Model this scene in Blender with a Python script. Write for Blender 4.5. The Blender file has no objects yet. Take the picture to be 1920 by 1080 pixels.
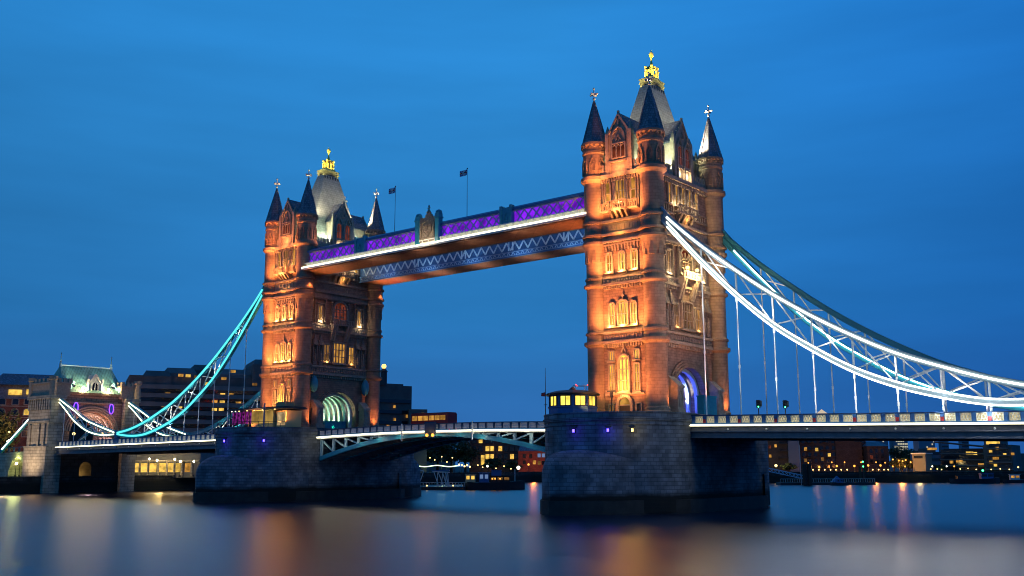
import bpy, bmesh, math, random
from math import sin, cos, pi, sqrt, radians
from mathutils import Vector, Matrix
random.seed(7)
S = bpy.context.scene
COL = S.collection

# ------------------------------------------------------------------ camera
CAM = Vector((83.924, -139.088, 1.878)); FPX = 1895.57
YAW, PITCH, ROLL = radians(39.4196), radians(10.0), radians(-0.117)
Fv = Vector((-sin(YAW)*cos(PITCH), cos(YAW)*cos(PITCH), sin(PITCH)))
R0 = Vector((cos(YAW), sin(YAW), 0)); U0 = R0.cross(Fv)
Rv = R0*cos(ROLL)+U0*sin(ROLL); Uv = U0*cos(ROLL)-R0*sin(ROLL)
cam_data = bpy.data.cameras.new('camera'); cam = bpy.data.objects.new('camera', cam_data); COL.objects.link(cam)
cam.matrix_world = Matrix(((Rv.x, Uv.x, -Fv.x, CAM.x), (Rv.y, Uv.y, -Fv.y, CAM.y), (Rv.z, Uv.z, -Fv.z, CAM.z), (0, 0, 0, 1)))
cam_data.sensor_width = 36; cam_data.lens = FPX*36/1920; cam_data.clip_start = 1; cam_data.clip_end = 20000
S.camera = cam

# ------------------------------------------------------------------ world: deep blue dusk
W = bpy.data.worlds.new('World'); S.world = W; W.use_nodes = True
nt = W.node_tree; nt.nodes.clear()
def N(tree, t, **kw):
    n = tree.nodes.new(t)
    for k, v in kw.items(): setattr(n, k, v)
    return n
out = N(nt, 'ShaderNodeOutputWorld'); bg = N(nt, 'ShaderNodeBackground')
sky = N(nt, 'ShaderNodeTexSky'); sky.sky_type = 'NISHITA'; sky.sun_disc = False
sky.sun_elevation = radians(1.0); sky.sun_rotation = radians(235)
tc = N(nt, 'ShaderNodeTexCoord'); sep = N(nt, 'ShaderNodeSeparateXYZ'); nt.links.new(tc.outputs['Generated'], sep.inputs[0])
ramp = N(nt, 'ShaderNodeValToRGB'); nt.links.new(sep.outputs['Z'], ramp.inputs[0])
cr = ramp.color_ramp
stops = [(0.0, (.030, .140, .41)), (.068, (.026, .155, .448)), (.142, (.022, .186, .495)), (.296, (.025, .228, .59)), (.39, (.026, .256, .675)), (.46, (.024, .252, .67)), (.65, (.016, .17, .50)), (1.0, (.008, .09, .32))]
cr.elements[0].position = 0; cr.elements[0].color = (*stops[0][1], 1); cr.elements[1].position = 1; cr.elements[1].color = (*stops[-1][1], 1)
for p, c in stops[1:-1]:
    e = cr.elements.new(p); e.color = (*c, 1)
mp = N(nt, 'ShaderNodeMapping'); mp.inputs['Scale'].default_value = (1.4, 1.4, 9); nt.links.new(tc.outputs['Generated'], mp.inputs[0])
nz = N(nt, 'ShaderNodeTexNoise'); nz.inputs['Scale'].default_value = 2.2; nz.inputs['Detail'].default_value = 4; nt.links.new(mp.outputs[0], nz.inputs[0])
mr = N(nt, 'ShaderNodeMapRange'); mr.inputs[1].default_value = .3; mr.inputs[2].default_value = .75; mr.inputs[3].default_value = .90; mr.inputs[4].default_value = 1.09
nt.links.new(nz.outputs[0], mr.inputs[0])
mul = N(nt, 'ShaderNodeVectorMath', operation='SCALE'); nt.links.new(ramp.outputs[0], mul.inputs[0]); nt.links.new(mr.outputs[0], mul.inputs['Scale'])
dt = N(nt, 'ShaderNodeVectorMath', operation='DOT_PRODUCT'); nt.links.new(tc.outputs['Generated'], dt.inputs[0]); dt.inputs[1].default_value = (-.60, .745, .29)
az = N(nt, 'ShaderNodeMapRange'); az.inputs[1].default_value = .84; az.inputs[2].default_value = .975; az.inputs[3].default_value = .80; az.inputs[4].default_value = 1.0; nt.links.new(dt.outputs['Value'], az.inputs[0])
mul2 = N(nt, 'ShaderNodeVectorMath', operation='SCALE'); nt.links.new(mul.outputs[0], mul2.inputs[0]); nt.links.new(az.outputs[0], mul2.inputs['Scale']); mul = mul2
d2 = N(nt, 'ShaderNodeVectorMath', operation='DOT_PRODUCT'); nt.links.new(tc.outputs['Generated'], d2.inputs[0]); d2.inputs[1].default_value = (.78, .62, 0)
m2 = N(nt, 'ShaderNodeMapRange'); m2.inputs[1].default_value = .02; m2.inputs[2].default_value = .44; nt.links.new(d2.outputs['Value'], m2.inputs[0])
tint = N(nt, 'ShaderNodeMix', data_type='RGBA'); nt.links.new(m2.outputs[0], tint.inputs[0]); tint.inputs[6].default_value = (1, 1, 1, 1); tint.inputs[7].default_value = (.60, .80, 1.0, 1)
m3 = N(nt, 'ShaderNodeVectorMath', operation='MULTIPLY'); nt.links.new(mul.outputs[0], m3.inputs[0]); nt.links.new(tint.outputs[2], m3.inputs[1]); mul = m3
ssc = N(nt, 'ShaderNodeVectorMath', operation='SCALE'); nt.links.new(sky.outputs[0], ssc.inputs[0]); ssc.inputs['Scale'].default_value = .0006
add = N(nt, 'ShaderNodeVectorMath', operation='ADD'); nt.links.new(mul.outputs[0], add.inputs[0]); nt.links.new(ssc.outputs[0], add.inputs[1])
nt.links.new(add.outputs[0], bg.inputs[0]); bg.inputs[1].default_value = 1.0
nt.links.new(bg.outputs[0], out.inputs[0])

# last afterglow of the sun, already at the horizon behind the camera
sd = bpy.data.lights.new('sun', 'SUN'); sd.energy = .03; sd.angle = radians(40); sd.color = (1, .75, .7)
so = bpy.data.objects.new('sun', sd); COL.objects.link(so); so.rotation_euler = (radians(80), 0, radians(-35))

S.view_settings.view_transform = 'Standard'; S.view_settings.look = 'None'; S.view_settings.exposure = 0; S.view_settings.gamma = 1
S.render.engine = 'CYCLES'; S.render.filter_size = 1.0
c = S.cycles; c.filter_width = 1.0; c.use_denoising = True; c.max_bounces = 5; c.diffuse_bounces = 2; c.glossy_bounces = 3; c.sample_clamp_indirect = 3
c.caustics_reflective = False; c.caustics_refractive = False; c.use_light_tree = True
try: c.denoiser = 'OPENIMAGEDENOISE'
except Exception: pass

# ------------------------------------------------------------------ materials
def mat(name, color, rough=.75, metal=0.0, noise=None, brick=None, bump=0.0, spec=.4, dirt=0.0, band=None, vec='Object', mk=.45):
    m = bpy.data.materials.new(name); m.use_nodes = True; t = m.node_tree; b = t.nodes['Principled BSDF']
    b.inputs['Roughness'].default_value = rough; b.inputs['Metallic'].default_value = metal; b.inputs['Specular IOR Level'].default_value = spec
    b.inputs['Base Color'].default_value = (*color, 1)
    co = N(t, 'ShaderNodeTexCoord'); last = None; h = None
    if brick:
        w, hh, mort, var = brick
        sp = N(t, 'ShaderNodeSeparateXYZ'); t.links.new(co.outputs[vec], sp.inputs[0])
        ad = N(t, 'ShaderNodeMath', operation='ADD'); t.links.new(sp.outputs[0], ad.inputs[0]); t.links.new(sp.outputs[1], ad.inputs[1])
        cb = N(t, 'ShaderNodeCombineXYZ'); t.links.new(ad.outputs[0], cb.inputs[0]); t.links.new(sp.outputs[2], cb.inputs[1])
        br = N(t, 'ShaderNodeTexBrick'); t.links.new(cb.outputs[0], br.inputs[0])
        br.inputs['Scale'].default_value = 1; br.inputs['Brick Width'].default_value = w; br.inputs['Row Height'].default_value = hh; br.inputs['Mortar Size'].default_value = mort
        br.inputs['Color1'].default_value = (*[x*(1-var) for x in color], 1); br.inputs['Color2'].default_value = (*[x*(1+var) for x in color], 1)
        br.inputs['Mortar'].default_value = (*[x*mk for x in color], 1)
        last = br.outputs[0]; h = br.outputs[1]
    if noise:
        sc, amt = noise
        nn = N(t, 'ShaderNodeTexNoise'); nn.inputs['Scale'].default_value = sc; nn.inputs['Detail'].default_value = 6; t.links.new(co.outputs[vec], nn.inputs[0])
        r = N(t, 'ShaderNodeMapRange'); r.inputs[1].default_value = .3; r.inputs[2].default_value = .7; r.inputs[3].default_value = 1-amt; r.inputs[4].default_value = 1+amt
        t.links.new(nn.outputs[0], r.inputs[0])
        ml = N(t, 'ShaderNodeVectorMath', operation='SCALE'); ml.inputs[0].default_value = color
        if last: t.links.new(last, ml.inputs[0])
        t.links.new(r.outputs[0], ml.inputs['Scale']); last = ml.outputs[0]
    if band:                                          # tide mark: a real stain at one height
        z0, z1, dc = band
        sp2 = N(t, 'ShaderNodeSeparateXYZ'); g = N(t, 'ShaderNodeNewGeometry'); t.links.new(g.outputs['Position'], sp2.inputs[0])
        n2 = N(t, 'ShaderNodeTexNoise'); n2.inputs['Scale'].default_value = .25; t.links.new(g.outputs['Position'], n2.inputs[0])
        a2 = N(t, 'ShaderNodeMath', operation='MULTIPLY_ADD'); t.links.new(n2.outputs[0], a2.inputs[0]); a2.inputs[1].default_value = 1.2; t.links.new(sp2.outputs[2], a2.inputs[2])
        r2 = N(t, 'ShaderNodeMapRange'); r2.inputs[1].default_value = z0+.6; r2.inputs[2].default_value = z1+.6; t.links.new(a2.outputs[0], r2.inputs[0])
        mx = N(t, 'ShaderNodeMix', data_type='RGBA'); t.links.new(r2.outputs[0], mx.inputs[0]); mx.inputs[6].default_value = (*dc, 1)
        if last: t.links.new(last, mx.inputs[7])
        else: mx.inputs[7].default_value = (*color, 1)
        last = mx.outputs[2]
    if last: t.links.new(last, b.inputs['Base Color'])
    if bump:
        bp = N(t, 'ShaderNodeBump'); bp.inputs['Strength'].default_value = bump; bp.inputs['Distance'].default_value = .08
        if h is None:
            n3 = N(t, 'ShaderNodeTexNoise'); n3.inputs['Scale'].default_value = 3; n3.inputs['Detail'].default_value = 5; t.links.new(co.outputs[vec], n3.inputs[0]); h = n3.outputs[0]
        else: bp.invert = True
        t.links.new(h, bp.inputs['Height']); t.links.new(bp.outputs[0], b.inputs['Normal'])
    return m
def emit(name, color, strength, vary=0.0, scale=1.2):
    m = bpy.data.materials.new(name); m.use_nodes = True; t = m.node_tree; t.nodes.clear()
    o = N(t, 'ShaderNodeOutputMaterial'); e = N(t, 'ShaderNodeEmission'); e.inputs[0].default_value = (*color, 1); e.inputs[1].default_value = strength
    if vary:
        co = N(t, 'ShaderNodeTexCoord'); nn = N(t, 'ShaderNodeTexNoise'); nn.inputs['Scale'].default_value = scale; t.links.new(co.outputs['Object'], nn.inputs[0])
        r = N(t, 'ShaderNodeMapRange'); r.inputs[1].default_value = .35; r.inputs[2].default_value = .65; r.inputs[3].default_value = strength*(1-vary); r.inputs[4].default_value = strength*(1+vary)
        t.links.new(nn.outputs[0], r.inputs[0]); t.links.new(r.outputs[0], e.inputs[1])
    t.links.new(e.outputs[0], o.inputs[0]); return m

STONE = mat('tower stone', (.32, .205, .135), .85, noise=(.8, .3), brick=(1.1, .42, .035, .12), bump=.2, mk=.7)
TRIM = mat('tower dressings', (.40, .31, .22), .8, noise=(2, .2), bump=.2)
TURRET = mat('turret stone', (.33, .215, .14), .85, noise=(1.1, .2), brick=(1.2, .5, .03, .08), bump=.15, mk=.75)
GRANITE = mat('pier granite', (.14, .16, .187), .85, noise=(.5, .45), brick=(1.3, .55, .04, .24), bump=.6, mk=.55, band=(-2.3, -1.5, (.012, .014, .012)))
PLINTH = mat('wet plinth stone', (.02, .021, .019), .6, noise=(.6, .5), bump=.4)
SLATE = mat('dark slate', (.17, .18, .21), .55, noise=(2, .25), brick=(.5, .42, .03, .25), bump=.4)
LEAD = mat('grey green roof slate', (.34, .34, .29), .6, noise=(1.2, .15), brick=(.7, .5, .02, .07), bump=.2)
COPPER = mat('green copper roof', (.24, .42, .33), .6, noise=(1, .25), brick=(.8, 6, .05, .1), bump=.3)
GOLD = mat('gilding', (.95, .68, .18), .35, metal=.6)
WHITESTONE = mat('pale finial stone', (.6, .57, .52), .7)
TEAL = mat('teal bridge paint', (.03, .28, .38), .45, noise=(1.5, .12))
BLUE = mat('blue bridge paint', (.035, .12, .30), .45, noise=(1.5, .12))
DKBLUE = mat('dark blue bridge paint', (.02, .045, .11), .45)
WHITE = mat('white bridge paint', (.75, .76, .74), .5, noise=(2, .06))
REDP = mat('red paint', (.45, .03, .03), .5)
GREYST = mat('grey girder paint', (.16, .165, .18), .55, noise=(1, .2))
DARKM = mat('dark metal', (.03, .032, .036), .5)
BOARD = mat('brown soffit boards', (.22, .125, .075), .7, noise=(1, .2), brick=(4, .3, .03, .15), bump=.3, vec='Object')
ASPHALT = mat('asphalt', (.05, .05, .052), .85, noise=(2, .2))
GLASSD = mat('dark window glass', (.012, .014, .018), .12, spec=.6)
CONC = mat('dark concrete', (.11, .105, .10), .85, noise=(.3, .25), bump=.2)
CONC2 = mat('grey concrete', (.16, .155, .15), .85, noise=(.3, .2), bump=.2)
REDBRICK = mat('red brick', (.26, .085, .05), .85, noise=(.5, .2), brick=(.9, .35, .04, .2), bump=.2)
BROWNBRICK = mat('brown brick', (.055, .04, .038), .85, noise=(.5, .25), brick=(.9, .35, .04, .2))
PALESTONE = mat('pale abutment stone', (.40, .35, .27), .85, noise=(.6, .25), brick=(1.9, .8, .05, .14), bump=.4)
BANK = mat('river wall', (.05, .05, .046), .85, noise=(.5, .4), brick=(2, .8, .06, .25), bump=.5, band=(-2.2, -1.2, (.012, .016, .012)))
GROUND = mat('ground', (.07, .068, .065), .9, noise=(.2, .3))
GRASS = mat('grass bank', (.035, .06, .02), .9, noise=(.8, .4))
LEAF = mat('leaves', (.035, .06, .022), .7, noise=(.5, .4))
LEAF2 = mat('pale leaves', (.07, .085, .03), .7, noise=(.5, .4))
BARK = mat('bark', (.05, .035, .025), .9)
HULL = mat('dark hull', (.02, .022, .028), .4)
HULLW = mat('white boat paint', (.6, .6, .58), .4)
HULLB = mat('blue boat paint', (.05, .12, .3), .4)
TIMBER = mat('dark timber', (.03, .026, .022), .8)
BUSRED = mat('bus red', (.5, .02, .02), .35)
BRONZE = mat('carved stone', (.27, .205, .15), .8, noise=(5, .3), bump=.3)

LEDW = emit('white led', (1, .95, .78), 22)
LEDC = emit('cool white led', (.97, 1, .88), 4.2)
LEDWARM = emit('warm white led', (1, .92, .58), 3.6)
TEAL_GLOW = emit('teal chord glow', (.10, .80, .80), 1.3)  # glow standing in for teal chord paint lit by strips
PURPLE = emit('purple glazing light', (.21, .014, .74), .95, .5, .45)
WIN_A = emit('bright yellow window', (1, .60, .11), .9, .4, .7)
WIN_B = emit('amber window', (1, .48, .09), .5, .5, .7)
WIN_C = emit('dim red window', (.5, .10, .05), .28, .6, .7)
WIN_D = emit('dim amber window', (.75, .36, .10), .22, .6, .7)
WIN_GLOW = emit('brightest yellow window', (1, .62, .10), 1.5, .3, 1.0)
WIN_Y = emit('cabin window light', (1, .74, .10), 1.5, .4, .6)
LAMP_Y = emit('yellow lamp', (1, .68, .22), 3.5)
LAMP_HOT = emit('dazzling lamp', (1, .80, .45), 40)
LAMP_O = emit('orange lamp', (1, .40, .06), 2.2)
LAMP_W = emit('white lamp', (1, .92, .7), 3.2)
LAMP_B = emit('blue lamp', (.05, .03, 1), 14)
LAMP_G = emit('green lamp', (.05, 1, .25), 10)
LAMP_R = emit('red lamp', (1, .04, .03), 6)
LAMP_P = emit('violet lamp', (.16, .04, 1), 5)
ROPE = emit('festoon rope light', (.75, 1, .6), 2.2)
FARWIN = emit('far office light', (.9, .85, .6), .55)
BLUEGLOW = emit('pale screen', (.25, .4, .75), .5)

# ------------------------------------------------------------------ mesh helpers
I = lambda u, d, z: Vector((u, d, z))
class M:
    def __init__(s): s.bm = bmesh.new(); s.k = 0
    def face(s, pts):
        vs = [s.bm.verts.new(p) for p in pts]
        try: s.bm.faces.new(vs)
        except ValueError: pass
    def solid(s, lo, hi, cap=True):
        a = [s.bm.verts.new(p) for p in lo]; b = [s.bm.verts.new(p) for p in hi]; n = len(a)
        for i in range(n): s.bm.faces.new((a[i], a[(i+1) % n], b[(i+1) % n], b[i]))
        if cap: s.bm.faces.new(a[::-1]); s.bm.faces.new(b)
        return s
    def box(s, x0, x1, y0, y1, z0, z1, f=I):
        return s.solid([f(x0, y0, z0), f(x1, y0, z0), f(x1, y1, z0), f(x0, y1, z0)], [f(x0, y0, z1), f(x1, y0, z1), f(x1, y1, z1), f(x0, y1, z1)])
    def poly(s, pts, d0, d1, f=I):                    # outline in (u, z) given depth
        return s.solid([f(u, d0, z) for u, z in pts], [f(u, d1, z) for u, z in pts])
    def flat(s, pts, z0, z1, f=I):                    # outline in (x, y) given height
        return s.solid([f(x, y, z0) for x, y in pts], [f(x, y, z1) for x, y in pts])
    def seg(s, p, q, t, d0, d1, f=I):                 # bar from p to q in the (u, z) plane
        s.k += 1; e = .003*(s.k % 4)
        dx, dz = q[0]-p[0], q[1]-p[1]; L = sqrt(dx*dx+dz*dz) or 1; nx, nz = -dz/L*t/2, dx/L*t/2
        return s.poly([(p[0]+nx, p[1]+nz), (q[0]+nx, q[1]+nz), (q[0]-nx, q[1]-nz), (p[0]-nx, p[1]-nz)], d0, d1+e if d1 > d0 else d1-e, f)
    def line(s, pts, t, d0, d1, f=I):
        for p, q in zip(pts, pts[1:]): s.seg(p, q, t, d0, d1, f)
        return s
    def bar(s, p, q, w, h=None):
        p, q = Vector(p), Vector(q); h = h or w; d = (q-p).normalized(); up = Vector((0, 0, 1)) if abs(d.z) < .98 else Vector((0, 1, 0))
        a = d.cross(up).normalized()*w/2; b = a.cross(d).normalized()*h/2
        return s.solid([p+a+b, p-a+b, p-a-b, p+a-b], [q+a+b, q-a+b, q-a-b, q+a-b])
    def tube(s, pts, r, n=8, r1=None):
        pts = [Vector(p) for p in pts]; rings = []
        for i, p in enumerate(pts):
            d = (pts[min(i+1, len(pts)-1)]-pts[max(i-1, 0)]).normalized(); up = Vector((0, 0, 1)) if abs(d.z) < .95 else Vector((1, 0, 0))
            a = d.cross(up).normalized(); b = a.cross(d); rr = r if r1 is None else r+(r1-r)*i/(len(pts)-1)
            rings.append([s.bm.verts.new(p+a*rr*cos(2*pi*k/n)+b*rr*sin(2*pi*k/n)) for k in range(n)])
        for u, v in zip(rings, rings[1:]):
            for k in range(n): s.bm.faces.new((u[k], u[(k+1) % n], v[(k+1) % n], v[k]))
        s.bm.faces.new(rings[0][::-1]); s.bm.faces.new(rings[-1]); return s
    def lathe(s, prof, cx=0, cy=0, n=16, ph=0, sx=1, sy=1):
        rings = [[s.bm.verts.new((cx+sx*r*cos(2*pi*k/n+ph), cy+sy*r*sin(2*pi*k/n+ph), z)) for k in range(n)] for r, z in prof]
        for u, v in zip(rings, rings[1:]):
            for k in range(n): s.bm.faces.new((u[k], u[(k+1) % n], v[(k+1) % n], v[k]))
        s.bm.faces.new(rings[0][::-1]); s.bm.faces.new(rings[-1]); return s
    def ball(s, p, r, sz=1, n=10):
        m = n//2
        return s.lathe([(max(.001, r*sin(pi*i/m)), p[2]-r*sz*cos(pi*i/m)) for i in range(m+1)], p[0], p[1], n)
    def build(s, name, m, parent=None, smooth=False, label=None, world=True, mod=None):
        bmesh.ops.recalc_face_normals(s.bm, faces=s.bm.faces)
        me = bpy.data.meshes.new(name); s.bm.to_mesh(me); s.bm.free()
        if smooth:
            me.polygons.foreach_set('use_smooth', [True]*len(me.polygons))
            try: me.set_sharp_from_angle(angle=radians(40))
            except Exception: pass
        me.materials.append(m); o = bpy.data.objects.new(name, me); COL.objects.link(o)
        if parent:
            o.parent = parent; r = parent
            while r.parent: r = r.parent
            if world: me.transform(Matrix.Translation(-r.location))
        if label: o['label'] = label
        return o
def thing(name, label, cat, loc=(0, 0, 0), group=None, rz=0):
    o = bpy.data.objects.new(name, None); COL.objects.link(o); o.location = loc; o.rotation_euler = (0, 0, rz); o.empty_display_size = .5
    o['label'] = label; o['category'] = cat
    if group: o['group'] = group
    return o
def tag(o, label, cat, group=None):
    o['label'] = label; o['category'] = cat
    if group: o['group'] = group
    return o
def struct(o, kind='structure'): o['kind'] = kind; return o
def dup(root, loc, rz=None, label=None, group=None, scale=None):
    r = root.copy(); COL.objects.link(r); r.location = loc
    if rz is not None: r.rotation_euler = (0, 0, rz)
    if scale: r.scale = (scale,)*3
    if label: r['label'] = label
    if group: r['group'] = group
    for ch in list(root.children):
        c1 = ch.copy(); COL.objects.link(c1); c1.parent = r
        for g in list(ch.children):
            c2 = g.copy(); COL.objects.link(c2); c2.parent = c1
    return r
def spot(p, target, power, color, angle=60, blend=.6, r=.2):  # serves real floodlights and added fill spots
    d = bpy.data.lights.new('floodlight', 'SPOT'); d.energy = power; d.color = color; d.spot_size = radians(angle); d.spot_blend = blend; d.shadow_soft_size = r
    o = bpy.data.objects.new('floodlight', d); COL.objects.link(o); o.location = p
    o.rotation_euler = (Vector(target)-Vector(p)).to_track_quat('-Z', 'Y').to_euler(); return o
def point(p, power, color, r=.15):  # serves light of real lamps and added fill points
    d = bpy.data.lights.new('lamp_or_fill_light', 'POINT'); d.energy = power; d.color = color; d.shadow_soft_size = r
    o = bpy.data.objects.new('lamp_or_fill_light', d); COL.objects.link(o); o.location = p; return o
ORANGE = (1, .31, .085); AMBER = (1, .50, .14); GREENW = (.80, 1, .72); WARMW = (1, .80, .5)
def ray(px, D):                                       # ground position seen at picture column px, D metres ahead
    d = Fv*FPX+Rv*(px-960)-Uv*(874.3-540); h = Vector((Fv.x, Fv.y, 0)).normalized(); t = D/(d.x*h.x+d.y*h.y)
    return Vector((CAM.x+d.x*t, CAM.y+d.y*t, 0))
def hz(py, D): return CAM.z+D*math.tan(PITCH+math.atan((540-py)/FPX))   # height at that picture row, D metres ahead
def wave(f, a, b, n): return [f(a+(b-a)*i/n) for i in range(n+1)]
ZW = -4.6                                              # water level

# ------------------------------------------------------------------ water and land
def water():
    m = bpy.data.materials.new('river water'); m.use_nodes = True; t = m.node_tree; t.nodes.clear(); o_ = N(t, 'ShaderNodeOutputMaterial')
    b = N(t, 'ShaderNodeBsdfGlossy', distribution='BECKMANN'); b.inputs['Color'].default_value = (.66, .62, .60, 1); df = N(t, 'ShaderNodeBsdfDiffuse'); df.inputs['Color'].default_value = (.004, .028, .085, 1)
    fr = N(t, 'ShaderNodeFresnel'); fr.inputs['IOR'].default_value = 1.33; mxs = N(t, 'ShaderNodeMixShader'); t.links.new(fr.outputs[0], mxs.inputs[0]); t.links.new(df.outputs[0], mxs.inputs[1]); t.links.new(b.outputs[0], mxs.inputs[2]); t.links.new(mxs.outputs[0], o_.inputs[0])
    co = N(t, 'ShaderNodeTexCoord'); mpn = N(t, 'ShaderNodeMapping'); mpn.inputs['Rotation'].default_value = (0, 0, -YAW); mpn.inputs['Scale'].default_value = (.05, .16, 1)
    t.links.new(co.outputs['Object'], mpn.inputs[0])
    n1 = N(t, 'ShaderNodeTexNoise'); n1.inputs['Scale'].default_value = 1; n1.inputs['Detail'].default_value = 5; n1.inputs['Roughness'].default_value = .55; t.links.new(mpn.outputs[0], n1.inputs[0])
    n2 = N(t, 'ShaderNodeTexNoise'); n2.inputs['Scale'].default_value = 14; n2.inputs['Detail'].default_value = 3; t.links.new(mpn.outputs[0], n2.inputs[0])
    nrm = None                                           # gentle swell and fine ripple as a small tilt of the surface
    for src, k in ((n1, .09), (n2, .16)):
        su = N(t, 'ShaderNodeVectorMath', operation='SUBTRACT'); t.links.new(src.outputs['Color'], su.inputs[0]); su.inputs[1].default_value = (.5, .5, .5)
        mu = N(t, 'ShaderNodeVectorMath', operation='MULTIPLY'); t.links.new(su.outputs[0], mu.inputs[0]); mu.inputs[1].default_value = (k, k, 0)
        ad = N(t, 'ShaderNodeVectorMath', operation='ADD'); t.links.new(mu.outputs[0], ad.inputs[0])
        if nrm: t.links.new(nrm.outputs[0], ad.inputs[1])
        else: ad.inputs[1].default_value = (0, 0, 1)
        nrm = ad
    no = N(t, 'ShaderNodeVectorMath', operation='NORMALIZE'); t.links.new(nrm.outputs[0], no.inputs[0]); t.links.new(no.outputs[0], b.inputs['Normal'])
    b.inputs['Roughness'].default_value = .33
    w = M(); w.face([(-3000, -1500, ZW), (3000, -1500, ZW), (3000, 6000, ZW), (-3000, 6000, ZW)])
    struct(w.build('water', m))
water()

# ------------------------------------------------------------------ river piers
X_S, X_N = 0.0, -82.3
def pier(name, label, cx):
    t = thing('bridge_pier', label, 'bridge pier', (cx, 0, ZW-.6))
    R, YC, TIP = 11.0, 12.0, 29.0
    def half(k, n=20):                                  # west end outline from +x to -x: round (k=1) to pointed (k=0)
        o = []
        for i in range(n+1):
            a = pi*i/n; xr, yr = R*cos(a), -YC-R*sin(a)
            f = abs(cos(a)); xp = 11.35*cos(a); yp = -YC-(TIP-YC)*(1-f**1.55)
            o.append((cx+xr*k+xp*(1-k), yr*k+yp*(1-k)))
        return o
    def full(k, e=0.0):
        w = half(k); o = w+[(2*cx-x, -y) for x, y in w]
        if e: o = [(cx+(x-cx)*(1+e/11), y*(1+e/28)) for x, y in o]
        return o
    b = M(); b.flat(full(1), -4.4, 8.35); b.build('drum', GRANITE, t)
    p = M(); p.flat(full(1, .22), 8.15, 8.32); p.flat(full(1, .14), 7.55, 7.72); p.flat(full(1, .3), 8.36, 8.62); p.flat(full(1, .12), 8.63, 9.2)
    p.flat(full(1, .2), 9.2, 9.34); p.build('parapet', GRANITE, t)
    for sy in (1, -1):
        cw = M(); lv = [(-2.7, 0), (.6, 0)]+[(.6+3.5*sin(a), 1-cos(a)) for a in wave(lambda x: x, .15, pi/2, 9)]
        rings = []
        for z, k in lv:
            k = min(1, k)
            rings.append([(cx+(x-cx)*1.004, (y-.04)*sy, z if z < .61 else .6+(z-.6)*sin(pi*i/20)**1.6) for i, (x, y) in enumerate(half(k))])
        vs = [[cw.bm.verts.new(q) for q in r] for r in rings]
        for u, v in zip(vs, vs[1:]):
            for i in range(len(u)-1): cw.bm.faces.new((u[i], u[i+1], v[i+1], v[i]))
        cw.build('cutwater', GRANITE, t, smooth=True)
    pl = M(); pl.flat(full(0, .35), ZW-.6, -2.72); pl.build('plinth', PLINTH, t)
    return t
pier('s', 'blue grey granite pier with rounded end under the taller looking, nearer tower', X_S)
pier('n', 'blue grey granite pier with rounded end under the farther tower and glass pavilion', X_N)

def wall_lamp(cx, ang, lampmat, label, z=6.75):
    x, y = cx+11.0*cos(ang), -12+11.0*sin(ang); o = (cos(ang), sin(ang))
    t = thing('wall_lamp', label, 'wall lamp', (x, y, z), rz=0)
    b = M(); b.box(x+o[0]*.15-.42, x+o[0]*.15+.42, y+o[1]*.15-.2, y+o[1]*.15+.2, z+.42, z+.55); b.bar((x-o[0]*.1, y-o[1]*.1, z), (x+o[0]*.2, y+o[1]*.2, z), .4, .6); b.build('housing', DARKM, t)
    l = M(); l.bar((x+o[0]*.21, y+o[1]*.21, z), (x+o[0]*.34, y+o[1]*.34, z), .28, .42); l.build('lens', lampmat, t)
wall_lamp(X_S, radians(-91), LAMP_B, 'blue lamp on the near pier, the one nearest the control cabin')
wall_lamp(X_S, radians(-64.5), LAMP_B, 'blue lamp on the near pier next to the yellow lamp')
wall_lamp(X_S, radians(-47.4), LAMP_Y, 'yellow lamp on the near pier beside a blue lamp')
wall_lamp(X_N, radians(-91), LAMP_B, 'blue lamp on the farther pier, the one nearest the lit side span')
wall_lamp(X_N, radians(-46), LAMP_B, 'blue lamp on the farther pier below the glass pavilion')
point((7.9+1.2, -21.2, 6.7), 60, (1, .7, .2)); point((0, -24, 6.6), 45, (.1, .06, 1)); point((5.2, -23.2, 6.6), 45, (.1, .06, 1))
point((X_N, -24, 6.6), 45, (.1, .06, 1)); point((X_N+8.4, -21, 6.6), 45, (.1, .06, 1))

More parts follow.
